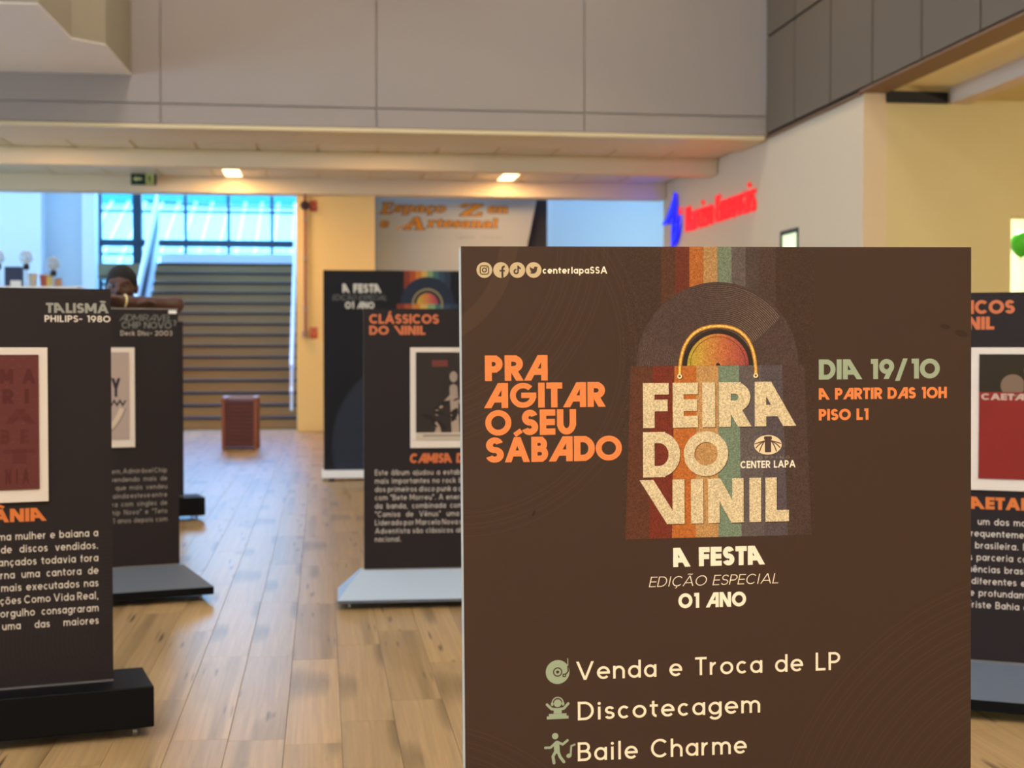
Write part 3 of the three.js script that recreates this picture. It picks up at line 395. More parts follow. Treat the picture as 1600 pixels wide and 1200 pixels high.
// ---------------------------------------------------------------- rear zone: glazing, daylight roof, stairs
{
  const w = struct('window_1'), bars = [-4.5, -3.75, -2.79, -1.92, -1.03, -.43], rows = [.1, 1.4, 2.62, 3.24, 3.47, 4.12, 4.9, 5.7, 6.6, 7.6];
  for (const x of bars) part('mullion', x === -3.75 ? span(-3.84, -3.66, 0, 8, -30.1, -29.85) : span(x - .03, x + .03, 0, 8, -30.06, -29.96), x === -3.75 ? M.slate : M.mullion, w);
  for (let c = 0; c < bars.length - 1; c++) for (let r = 0; r < rows.length; r++) {
    const x0 = bars[c] + (c === 1 ? .09 : .03), x1 = bars[c + 1] - (c === 0 ? .09 : .03), y = rows[r], t = r === 4 ? .07 : .022;
    part('transom', span(x0, x1, y - t, y + t, -30.04, -29.98), M.mullion, w);
    if (r < rows.length - 1) part('pane', span(x0, x1, y + t, rows[r + 1] - (r + 1 === 4 ? .07 : .022), -30.016, -30.004), frontGlass, w);
  }
  part('tie_cable', tube([[-3.6, 4.34, -29.9], [-2.4, 4.24, -29.9], [-.45, 4.22, -29.9]], .014, 20, 6), M.mullion, w);
  struct('wall_rear_left', span(-14, -5.03, 0, 8, -27.2, -26.6), M.pale); struct('wall_rear_recess', span(-5.03, -4.15, 0, 8, -27.2, -27), mat(0xc4cccd, 0.9)); struct('wall_rear_pier', span(-4.33, -4.1, 0, 8, -27, -26.7), M.pale); struct('wall_rear_return', span(-4.75, -4.53, 0, 8, -30.1, -27.2), M.pale);  // shade of the recessed strip is put into its greyer colour
  const roof = struct('skylight'); for (let i = 0; i < 8; i++) part('roof_beam', span(-14 + i * 3, -13.8 + i * 3, 7.9, 8.15, -30.2, -22.8), M.white, roof); for (let i = 0; i < 7; i++) part('pane', span(-13.8 + i * 3, -11 + i * 3, 8, 8.02, -30.2, -22.8), glass, roof);
  const st = thing('staircase', 'wide flight of stone stairs with dark nosings rising to the glazed wall', 'stairs', [0, 0, 0]);
  for (let i = 0; i < 15; i++) { const s = part('step', metreUv(span(-3.1, -.42, 0, (i + 1) * .195 - .036, -27.9, -23.35 - i * .3), 1, 1), M.riser, st); part('nosing', span(-3.1, -.42, (i + 1) * .195 - .036, (i + 1) * .195, -27.9, -23.32 - i * .3, .006), M.nosing, s); }
  part('landing', span(-4.5, -.42, 2.7, 2.925, -29.9, -27.9), M.riser, st); part('landing_edge', span(-3.1, -.45, 2.925, 3.13, -28.3, -28.15, .02), M.stairWhite, st);
  const sl = .195 / .3, para = (y0, y1) => new THREE.ExtrudeGeometry(new THREE.Shape([[-.1, y0], [4.6, y0 + 4.6 * sl], [4.6, y1 + 4.6 * sl], [-.1, y1]].map((p) => new THREE.Vector2(p[0], p[1]))), { depth: .035, bevelEnabled: false }).rotateY(Math.PI / 2);
  const band = (name, y0, y1, x, m) => part(name, para(y0, y1).translate(x, 0, -23.3), m, st);
  band('stringer', .1, .6, -3.14, M.stairWhite); band('balustrade_infill', .6, 1.0, -3.137, M.slate); band('handrail', 1.0, 1.3, -3.145, M.stairWhite);
  part('side_handrail', merge([rod([-.5, 1.02, -23.2], [-.5, 1.02 + 4.6 * sl, -27.8], .03), rod([-.5, .6, -23.2], [-.5, .6 + 4.6 * sl, -27.8], .03), ...[0, 1, 2, 3, 4].map((i) => rod([-.5, i * sl + .3, -23.3 - i], [-.5, 1.02 + i * sl, -23.3 - i], .025))]), M.stairWhite, st);
  // outside: ground and a pale ribbed market roof seen through the glass
  struct('ground', span(-60, 60, -.3, -.02, -140, -31), mat(0x9a9a94, 0.9));
  const mk = thing('market_hall', 'long pale market hall with a ribbed roof seen beyond the glazing', 'building', [-4, 0, -48]);
  part('wall', span(-16, 16, 0, 4, -6, -5.7), M.pale, mk);
  const rf = part('roof', new THREE.BoxGeometry(34, .12, 9).rotateX(.36).translate(0, 5, -1.4), mat(0x9fc6ca, 0.5), mk);
  for (let i = 0; i < 57; i++) part('roof_rib', new THREE.BoxGeometry(.12, .12, 9).rotateX(.36).translate(-16.8 + i * .6, 5.1, -1.4), mat(0xd8ecec, 0.5), rf);
  part('roof_fascia', span(-17, 17, 6.35, 6.95, -6.1, -5.5), mat(0x2f9a98, 0.6), mk);
}

// ---------------------------------------------------------------- display panels
const P = new THREE.Vector3();
function caster(x, z) { return merge([new THREE.CylinderGeometry(.016, .016, .014, 14).rotateZ(Math.PI / 2).translate(x, .017, z), rod([x, .017, z - .01], [x, .034, z - .01], .006), span(x - .016, x + .016, .03, .036, z - .016, z + .016)]); }
function boxBase(t, w, m, dx = .12, dz = .13) {
  const b = part('base', span(-w / 2 - dx, w / 2 + dx, .036, PB, -dz - .05, dz, .006), m, t);
  for (const sx of [-1, 1]) for (const z of [-dz, dz - .05]) part('caster', caster(sx * (w / 2 + dx - .06), z), M.steel, t);
  return b;
}
// base with sloping sides that spread towards the floor
function slopedBase(t, w, m, lip, dx = .145, dz = .17, y1 = .075) {
  const y0 = .036, y2 = PB, ring = (y, ex, zf, zb) => [[-w / 2 - ex, y, zf], [w / 2 + ex, y, zf], [w / 2 + ex, y, zb], [-w / 2 - ex, y, zb]];
  const quad = (rings) => { const pos = []; const q = (a, b, c, d) => pos.push(...a, ...b, ...c, ...a, ...c, ...d); for (let r = 0; r < rings.length - 1; r++) for (let i = 0; i < 4; i++) { const j = (i + 1) % 4; q(rings[r][i], rings[r][j], rings[r + 1][j], rings[r + 1][i]); } const T = rings[rings.length - 1], B = rings[0]; q(T[0], T[1], T[2], T[3]); q(B[3], B[2], B[1], B[0]); const g = new THREE.BufferGeometry(); g.setAttribute('position', new THREE.Float32BufferAttribute(pos, 3)); g.setAttribute('uv', new THREE.Float32BufferAttribute(new Float32Array(pos.length / 3 * 2), 2)); g.computeVertexNormals(); return g; };
  const b = part('base', quad([ring(y1 - .0, dx, dz, -dz - .05), ring(y2, .02, .015, -.065)]), m, t);
  part('base_lip', quad([ring(y0, dx, dz, -dz - .05), ring(y1, dx, dz, -dz - .05)]), lip, t);
  for (const sx of [-1, 1]) for (const z of [-dz, dz - .05]) part('caster', caster(sx * (w / 2 + dx - .06), z), M.steel, t);
  return b;
}
function panelThing(label, pos, deg, group) { return thing('display_panel', label, 'display panel', pos, rad(deg), group); }
function classic(label, corner, deg, side, print, sleeve, frameX, base) {
  const u = V(Math.cos(rad(deg)), 0, -Math.sin(rad(deg))), c = V(...corner).addScaledVector(u, side * PW / 2);
  const t = panelThing(label, [c.x, 0, c.z], deg, 'display panels with record sleeves');
  part('board', span(-PW / 2, PW / 2, PB, PB + PH, -.045, -.002, .003), M.boardEdge, t);
  part('printed_sheet', sheet(PW, PH).translate(0, PB + PH / 2, -.001), printMat(print), t);
  if (sleeve) { const fx = frameX - PW / 2, f = part('sleeve_mount', span(fx - .259, fx + .259, PB + PH - .716, PB + PH - .199, 0, .012, .002), M.mount, t); const s = part('record_sleeve', sheet(.46, .45, .005).translate(fx, PB + PH - .448, .0145), printMat(sleeve, .45), f); s.userData.label = 'square record sleeve fixed on the pale mount'; }
  base(t); part('bottom_trim', span(-PW / 2, PW / 2, PB, PB + .006, 0, .004), M.steel, t);
  return t;
}
classic('panel with the deep red record sleeve, standing on a black box base', [-.716, 1.523, -4.988], 14, -1, prints.lyric(), sleevePrint('red letters'), PW - .2075 - .259, (t) => boxBase(t, PW, M.baseBlack));
classic('panel on which the person leans, with a beige record sleeve', [-.751, 1.52, -7.626], 16, -1, prints.chip(), sleevePrint('beige'), PW - .2265 - .259, (t) => slopedBase(t, PW, M.baseGrey, M.baseBlack));
{ const p = scene.children[scene.children.length - 1]; part('corner_tape', span(PW / 2 - .05, PW / 2 - .008, PB + PH - .022, PB + PH - .004, -.001, .003, .001), M.white, p); part('top_strip', span(-PW / 2, PW / 2, PB + PH, PB + PH + .005, -.045, -.002), M.steel, p); }
classic('panel with a sleeve of grey figures, on a sloped base coloured pale for the light on it', [.208, 1.518, -7.307], -1, 1, prints.band(), sleevePrint('figures'), .238 + .259, (t) => slopedBase(t, PW, M.baseLit, M.baseGrey, .135, .17, .05));
{ const u = V(Math.cos(rad(-28)), 0, -Math.sin(rad(-28))), c = V(2.334, 0, -4.894).addScaledVector(u, -.236); classic('panel with a bright red and black record sleeve, partly behind the large poster panel', [c.x, 1.519, c.z], -28, 1, prints.singer(), sleevePrint('red and black'), .238 + .259, (t) => slopedBase(t, PW, mat(0x545c66, .4), M.baseBlack)); }
{ // the panel in front
  const t = panelThing('large brown poster panel with the striped shopping bag and record', [.782, 0, -2.689], 0), W = 1.021, H = 1.34, r = .45 * Math.PI / 180, lean = (g) => g.translate(0, -PB, 0).rotateZ(r).translate(0, PB, 0);
  part('board', lean(span(-W / 2, W / 2, PB, PB + H, -.05, -.002, .002)), M.boardEdge, t); part('printed_sheet', lean(sheet(W, H).translate(0, PB + H / 2, -.001)), printMat(mainPrint(), .42), t); boxBase(t, W, M.baseBlack);
}
{ // tall backdrop panel and the panel beyond the leaning person
  const t = panelThing('tall dark navy panel standing farthest off, beside the yellow wall strip', [.009 + 1.03, 0, -14.224], 0); part('board', span(-1.03, 1.03, .098, 2.088, -.06, -.002, .004), M.boardEdge, t); part('printed_sheet', sheet(2.06, 1.99).translate(0, 1.093, -.001), printMat(backdropPrint(), .5), t); part('base', span(-1.05, 1.05, .03, .1, -.2, .14, .006), M.white, t);
  for (const sx of [-.95, .95]) for (const z of [-.17, .09]) part('foot', span(sx - .03, sx + .03, 0, .03, z - .02, z + .02), M.rubber, t);
  const [k, c] = canvas(64, 64); c.fillStyle = INK.dark; c.fillRect(0, 0, 64, 64);
  classic('panel hidden behind the leaned-on one, only its black base end shows', [-.905 - .155, 1.5, -11.12], 16, -1, k, null, 0, (q) => boxBase(q, PW, M.baseBlack, .14, .12));
}

// ---------------------------------------------------------------- fittings and small things
function ceilingLamp(label, x, y, z, w, d, power, color, glow, group, lit = 1) {
  const t = thing('ceiling_lamp', label, 'lamp', [x, y, z], 0, group);
  part('housing', merge([span(-w / 2 - .02, w / 2 + .02, 0, .02, -d / 2 - .02, -d / 2), span(-w / 2 - .02, w / 2 + .02, 0, .02, d / 2, d / 2 + .02), span(-w / 2 - .02, -w / 2, 0, .02, -d / 2, d / 2), span(w / 2, w / 2 + .02, 0, .02, -d / 2, d / 2)]), M.white, t);
  part('diffuser', span(-w / 2, w / 2, .004, .02, -d / 2, d / 2), mat(0xffffff, .5, { emissive: color, emissiveIntensity: glow }), t);
  const l = new THREE.RectAreaLight(color, power, w, d * lit); l.rotation.x = -Math.PI / 2; l.position.set(0, -.005, d * (1 - lit) / 2); l.name = 'lamp_light'; t.add(l); return t;
}
ceilingLamp('bright rectangular ceiling lamp next to the green exit sign', -1.34, 3.952, -21.65, .24, 1.3, BAY_LAMP, BAYWHITE, 4, undefined, .7);
ceilingLamp('bright rectangular ceiling lamp above the sign board with golden script', 2.86, 3.952, -21.65, .24, 1.3, BAY_LAMP, BAYWHITE, 4, undefined, .7);
for (const x of [-3.44, .76]) ceilingLamp('slim ceiling lamp added out of sight behind the lip of the far upper wall', x, 3.94, -18.4, .95, .2, BAY_LAMP * .5, BAYWHITE, 2, 'slim lamps added in the first ceiling bay');  // unseen lamps added to brighten the yellow wall strip
for (const x of [-6, -1.5, 3]) for (const [z, p] of HALL_FILL_ROWS) { if (x < -5 && z < -14) continue; ceilingLamp('square ceiling lamp added out of view high over the exhibition floor', x, 7.97, z, 1.2, 1.2, p, x > 0 ? WARM : NEUTRAL, 2, 'added high square ceiling lamps'); }  // put in out of view to light the hall and the panel fronts
for (const z of [-9.5, -4.5, .5]) { const t = thing('added_pendant_lamp', 'round pendant lamp added out of view to light the recess past the cladding', 'lamp', [8.4, 3.88, z], 0, 'added recess pendant lamps'); part('rod', rod([0, -.66, 0], [0, 0, 0], .008), M.steel, t); part('globe', new THREE.SphereGeometry(.16, 24, 16).translate(0, -.8, 0), mat(0xffffff, .5, { emissive: 0xffe2a8, emissiveIntensity: 3 }), t); const l = new THREE.PointLight(0xffefcc, ADDED_PENDANT); l.position.y = -.8; l.shadow.radius = 7; l.name = 'added_pendant_light'; t.add(l); }  // unseen pendants added to brighten the recess wall and soffit
ceilingLamp('bright panel lamp in the ceiling of the shop', 8, 3.77, -16.2, 1.2, 1.2, SHOP_LAMP * 1.6, 0xf6ffe0, 3);
{ // exit sign
  const t = thing('exit_sign', 'small green exit sign with an arrow, hanging under the beam', 'sign', [-2.685, 3.8, -22.2]), [k, c] = canvas(256, 128);
  c.fillStyle = '#17382f'; c.fillRect(0, 0, 256, 128); c.fillStyle = '#b9c27a'; c.fillRect(150, 0, 84, 128); c.fillStyle = '#c5cc8a'; c.beginPath(); c.moveTo(18, 64); c.lineTo(58, 30); c.lineTo(58, 50); c.lineTo(110, 50); c.lineTo(110, 78); c.lineTo(58, 78); c.lineTo(58, 98); c.fill();
  c.fillStyle = c.strokeStyle = '#3c5a2c'; c.beginPath(); c.arc(190, 24, 11, 0, 7); c.fill(); c.lineWidth = 12; c.lineCap = 'round'; c.beginPath(); c.moveTo(190, 44); c.lineTo(184, 76); c.lineTo(166, 108); c.moveTo(186, 74); c.lineTo(206, 88); c.lineTo(204, 114); c.moveTo(190, 48); c.lineTo(168, 62); c.moveTo(190, 48); c.lineTo(214, 60); c.stroke();
  part('plate', span(-.19, .19, -.01, .17, -.02, .02, .004), mat(0x17382f, .5), t); part('pictogram', sheet(.37, .165, .003).translate(0, .08, .0215), printMat(k), t); for (const x of [-.14, .14]) part('hanger', rod([x, .168, 0], [x, .17, 0], .004), M.steel, t);
  part('bracket', span(-.19, .19, .17, .19, -.02, .02), M.trim, t);
}
{ // sign board with golden script
  const t = thing('sign_board', 'light grey sign board with golden script and a slanted edge', 'sign', [.86, 0, -22.9]);
  part('board', prism([[0, 0], [1.83, 0], [2.6, 3.72], [0, 3.72]], .1, 0).translate(0, 0, -.1), mat(0xa2abac, .7), t);
  const S = 380, [k, c] = canvas(Math.round(2.45 * S), Math.round(.7 * S)); c.fillStyle = '#a2abac'; c.fillRect(0, 0, k.width, k.height);
  const script = (s, x, y, size, w) => { c.save(); c.translate(x * S, y * S); c.transform(1, 0, -.22, 1, 0, 0); c.font = 'bold ' + Math.round(size * S) + 'px serif'; const m = c.measureText(s).width; c.scale(w * S / m, 1); c.lineJoin = 'round'; c.strokeStyle = '#5b554a'; c.lineWidth = 9; c.strokeText(s, 0, 0); c.fillStyle = '#c8861a'; c.fillText(s, 0, 0); c.restore(); };
  script('E', .04, .235, .25, .2); script('spaço', .26, .2, .19, .84); script('Z', 1.32, .25, .26, .38); script('en', 1.78, .2, .19, .34); script('e', .03, .45, .18, .14); script('A', .42, .48, .27, .34); script('rtesanal', .8, .44, .19, 1.15);
  c.strokeStyle = '#c8861a'; c.lineWidth = 8; c.beginPath(); c.moveTo(.3 * S, .5 * S); c.quadraticCurveTo(.42 * S, .38 * S, .6 * S, .42 * S); c.moveTo(1.3 * S, .11 * S); c.quadraticCurveTo(1.45 * S, .02 * S, 1.7 * S, .12 * S); c.stroke();
  c.strokeStyle = '#8b8f92'; c.lineWidth = 3; for (const [x0, x1] of [[1.3, 1.6], [1.68, 2.05]]) { c.beginPath(); c.moveTo(x0 * S, .6 * S); for (let i = 1; i < 14; i++) c.lineTo((x0 + (x1 - x0) * i / 14) * S, (.6 + (i % 2 ? -.025 : .02)) * S); c.stroke(); } c.beginPath(); c.arc(1.32 * S, .585 * S, .05 * S, 0, 5); c.stroke();
  part('lettering', sheet(2.43, .7, .003).translate(1.235, 3.35, .0015), printMat(k, .6), t);
}
{ // lit sign on the right wall
  const t = thing('shop_sign', 'lit sign of red letters and a blue swoosh on the cream wall', 'sign', [5.46, 0, 0]);
  const font = await new FontLoader().loadAsync('fonts/droid/droid_sans_regular.typeface.json'), redM = mat(0x7a1013, .5, { emissive: 0xff1a22, emissiveIntensity: .5 }), blueM = mat(0x0a0a70, .5, { emissive: 0x0810ff, emissiveIntensity: .6 });
  let x = 0; const text = 'Narciso Enxovais', geos = [];
  for (const ch of text) { if (ch === ' ') { x += .16; continue; } const g = new TextGeometry(ch, { font, size: .37, depth: .03, curveSegments: 4, bevelEnabled: true, bevelSize: .003, bevelThickness: .003, bevelSegments: 1 }); g.computeBoundingBox(); geos.push([g.translate(x - g.boundingBox.min.x, 0, 0)]); x += g.boundingBox.max.x - g.boundingBox.min.x + .06; }
  for (const [g] of geos) part('letter', g.scale(3.5 / x, 1, 1).rotateY(-Math.PI / 2).translate(.02, 3.07, -21.03), redM, t);
  const stroke = (pts) => { const c = new THREE.CatmullRomCurve3(pts.map((p) => V(0, p[1], p[0]))), n = 24, L = [], Rr = []; for (let i = 0; i <= n; i++) { const p = c.getPoint(i / n), q = c.getTangent(i / n), w = .02 + .05 * Math.sin(Math.PI * i / n) ** 2; L.push([p.z - q.y * w, p.y + q.z * w]); Rr.push([p.z + q.y * w, p.y - q.z * w]); } return prism([...L, ...Rr.reverse()], .035).rotateY(-Math.PI / 2); };
  part('swoosh', stroke([[-22.36, 3.3], [-22.05, 3.36], [-21.75, 3.55], [-21.6, 3.72]]), blueM, t);
  part('swoosh', stroke([[-21.6, 3.7], [-21.66, 3.42], [-21.74, 3.12], [-21.8, 2.88]]), blueM, t); part('swoosh', stroke([[-21.8, 2.88], [-21.66, 2.98], [-21.45, 3.15], [-21.3, 3.34]]), blueM, t);
  part('accent_dot', new THREE.SphereGeometry(.05, 12, 8).scale(.4, 1.4, 1).translate(0, 3.42, -21.35), redM, t);
  for (const [z, y, w, h, col, pw] of [[-19.3, 3.25, 3.4, .4, 0xff2026, .45], [-21.9, 3.3, .9, .8, 0x1418ff, 1.2]]) { const l = new THREE.RectAreaLight(col, pw, w, h); l.position.set(-.06, y, z); l.rotation.y = Math.PI / 2; l.name = 'sign_light'; t.add(l); }
}
{ // vent slot, fire pipe and its two plates
  const v = thing('air_vent', 'black slotted vent high on the recess wall under the soffit', 'vent', [6.07, 3.89, -14]); part('vent_box', span(-.33, .33, -.06, .06, 0, .03, .004), M.black, v); for (let i = 0; i < 3; i++) part('louvre', span(-.32, .32, -.045 + i * .036, -.03 + i * .036, .03, .045), M.black, v);
  const p = thing('fire_pipe', 'thin red fire pipe running down the yellow wall strip', 'pipe', [-.262, 0, -22.44]); part('pipe', rod([0, 1.56, 0], [0, 3.71, 0], .022), M.pipeRed, p); part('valve', merge([new THREE.TorusGeometry(.06, .014, 8, 20).translate(0, 3.53, .05), rod([0, 3.53, 0], [0, 3.53, .06], .022), new THREE.SphereGeometry(.05, 12, 10).translate(0, 3.53, 0)]), mat(0x3a2028, .5), p); part('outlet', merge([new THREE.CylinderGeometry(.045, .05, .1, 14).translate(0, 1.53, 0), rod([0, 1.53, 0], [0, 1.53, .07], .035)]), mat(0x9c7a60, .5), p);
  for (const b of [1.9, 2.7, 3.3]) part('pipe_clip', span(-.03, .03, b, b + .02, -.06, .03), M.steel, p);
  const sign = (y, label) => { const [k, c] = canvas(64, 96); c.fillStyle = '#b9392c'; c.fillRect(0, 0, 64, 96); c.strokeStyle = '#e0b49a'; c.lineWidth = 6; c.strokeRect(10, 16, 44, 30); c.beginPath(); c.moveTo(14, 80); c.lineTo(32, 58); c.lineTo(50, 80); c.stroke(); const t = thing('fire_plate', label, 'sign', [-.135, y, -22.5]); part('plate', span(-.055, .055, -.085, .085, .001, .008, .002), mat(0xb9392c, .5), t); part('pictogram', sheet(.106, .166, .002).translate(0, 0, .0092), printMat(k), t); };
  sign(3.535, 'small red fire plate beside the upper valve of the pipe'); sign(1.55, 'small red fire plate beside the lower outlet of the pipe');
}
{ // slatted wooden bin
  const t = thing('waste_bin', 'reddish brown slatted wooden bin in front of the stairs', 'bin', [-1.06, 0, -18.85], rad(-3)), w = .45, h = .66, slat = mat(0x5e2618, .5), post = mat(0x8e4826, .5);
  for (const sx of [-1, 1]) for (const sz of [-1, 1]) part('corner_post', span(sx * (w / 2 - .02) - .02, sx * (w / 2 - .02) + .02, 0, h, sz * (w / 2 - .02) - .02, sz * (w / 2 - .02) + .02, .005), post, t);
  const a = span(-w / 2 + .04, w / 2 - .04, 0, .044, -.008, .008, .004), b = a.clone().rotateY(Math.PI / 2);
  for (let i = 0; i < 12; i++) for (const s of [-1, 1]) { part('slat', a, slat, t).position.set(0, .03 + i * .051, s * (w / 2 - .012)); part('slat', b, slat, t).position.set(s * (w / 2 - .012), .03 + i * .051, 0); }
  part('liner', span(-w / 2 + .04, w / 2 - .04, .03, h - .03, -w / 2 + .04, w / 2 - .04), mat(0x24120d, .8), t);
  part('rim', merge([span(-w / 2, w / 2, h, h + .02, w / 2 - .06, w / 2), span(-w / 2, w / 2, h, h + .02, -w / 2, -w / 2 + .06), span(-w / 2, -w / 2 + .06, h, h + .02, -w / 2 + .06, w / 2 - .06), span(w / 2 - .06, w / 2, h, h + .02, -w / 2 + .06, w / 2 - .06)]), mat(0xa07a70, .35), t);
}
{ // kiosk with globe lamps and goods
  const t = thing('kiosk', 'pale kiosk behind the panels carrying lamps and goods on top', 'kiosk', [-4.05, 0, -17.9]); part('cabinet', span(-1.2, 1.12, .06, 2.02, -.35, .35, .01), M.pale, t); part('plinth', span(-1.17, 1.09, 0, .06, -.32, .32), M.dark, t); part('top_board', span(-1.24, 1.16, 2.02, 2.05, -.39, .39, .006), M.white, t);
  for (const x of [-.8, 0, .75]) { const d = part('cabinet_door', span(x - .36, x + .36, .15, 1.95, .35, .37, .005), M.white, t); part('handle', rod([x + .3, .95, .39], [x + .3, 1.15, .39], .008), M.steel, d); }
  const gm = new THREE.MeshPhysicalMaterial({ color: 0xe6ecec, roughness: .08, transmission: .75, thickness: 0 });
  const globe = (label, x, y, z) => { const g = thing('globe_lamp', label, 'lamp', [x, 2.05, z]); part('globe', new THREE.SphereGeometry(.082, 24, 16).translate(0, y - 2.05, 0), gm, g); part('socket', new THREE.LatheGeometry([[0, -.02], [.035, -.02], [.038, .03], [.026, .05], [0, .05]].map((p) => new THREE.Vector2(...p)), 16).translate(0, y - 2.05 - .125, 0), M.black, g); part('bulb', new THREE.SphereGeometry(.022, 12, 8).translate(0, y - 2.05 - .02, 0), M.mount, g); part('stem', rod([0, 0, 0], [0, y - 2.05 - .14, 0], .009), M.steel, g); };
  globe('clear globe lamp with black socket above the pale cup on the kiosk', -3.507, 2.395, -17.62); globe('clear globe lamp nearest to the person on the kiosk', -3.189, 2.32, -17.58); globe('clear globe lamp cut by the edge of the picture on the kiosk', -3.84, 2.4, -17.66);
  const good = (name, label, cat, x, w, h, z, m, extra) => { const g = thing(name, label, cat, [x, 2.05, z]); part('body', span(-w / 2, w / 2, 0, h, -w / 3, w / 3, .006), m, g); extra?.(g, w, h); };
  good('carton', 'navy blue carton with a white label on the kiosk', 'box', -3.66, .2, .235, -17.68, mat(0x1c2f52, .5), (g, w, h) => part('paper_label', span(-.03, .095, .0, .07, w / 3, w / 3 + .003), M.white, g));
  const cup = (label, x, r, h, m) => { const g = thing('paper_cup', label, 'cup', [x, 2.05, -17.8]); part('cup_body', new THREE.LatheGeometry([[0, 0], [r * .75, 0], [r, h], [r * .94, h], [r * .7, .01], [0, .01]].map((p) => new THREE.Vector2(...p)), 20), m, g); part('cup_rim', new THREE.TorusGeometry(r, .005, 6, 20).rotateX(Math.PI / 2).translate(0, h, 0), M.white, g); };
  cup('pale paper cup beside the navy carton on the kiosk', -3.47, .055, .16, mat(0xd8dcd2, .7)); cup('red and white paper cup between the pale cup and yellow pack', -3.33, .06, .15, mat(0xa8564e, .7));
  good('snack_pack', 'yellow snack pack on the kiosk next to the red cup', 'pack', -3.235, .07, .12, -17.62, mat(0xc9b25a, .6), (g, w, h) => part('pack_seal', span(-w / 2, w / 2, h, h + .012, -.004, .004), mat(0xb59c48, .6), g));
  good('snack_pack', 'orange brown snack pack at the end of the kiosk top', 'pack', -3.14, .08, .09, -17.64, mat(0xb58a6a, .6), (g, w, h) => part('pack_seal', span(-w / 2, w / 2, h, h + .012, -.004, .004), mat(0x9a7458, .6), g));
}
{ // shop things: balloon and lamps
  const t = thing('balloon', 'shiny green balloon floating in the shop opening', 'balloon', [7.84, 2.5, -15.2]), prof = []; for (let i = 0; i <= 24; i++) { const a = Math.PI * i / 24; prof.push(new THREE.Vector2(.118 * Math.sin(a) * (1 + .1 * Math.cos(a)), -.14 * Math.cos(a) - (a < .7 ? .03 * (1 - a / .7) : 0))); }
  part('skin', new THREE.LatheGeometry(prof, 32), mat(0x2fa02c, .15), t); part('knot', new THREE.ConeGeometry(.014, .03, 10).translate(0, -.18, 0), mat(0x2a8a26, .4), t); part('string', tube([[0, -.19, 0], [.03, -.9, .02], [-.02, -1.7, 0], [0, -2.49, 0]], .003, 24, 5), M.white, t); part('weight', new THREE.CylinderGeometry(.04, .05, .03, 14).translate(0, -2.485, 0), mat(0x2fa02c, .5), t);
  const sh = thing('shop_counter', 'pale counter inside the shop holding the round lamps', 'counter', [8.6, 0, -16.6]); part('body', span(-1.1, 1.1, 0, 1.9, -.3, .3, .01), plaster(0xe8e2c4), sh); part('worktop', span(-1.14, 1.14, 1.9, 1.95, -.34, .34, .008), M.white, sh);
  for (const [x, y, z, l] of [[7.92, 2.1, -16.55, 'small round white lamp on the counter under the balloon'], [8.14, 2.06, -16.5, 'low round white lamp farther along the counter']]) { const g = thing('table_lamp', l, 'lamp', [x, 1.95, z]); part('globe', new THREE.SphereGeometry(.05, 18, 12).translate(0, y - 1.95, 0), mat(0xffffff, .4, { emissive: 0xfff6d8, emissiveIntensity: 1.5 }), g); part('foot', new THREE.CylinderGeometry(.03, .035, y - 1.95 - .045, 14).translate(0, (y - 1.995) / 2, 0), M.white, g); const pl = new THREE.PointLight(0xfff6d8, .4); pl.position.y = y - 1.95; g.add(pl); }
}
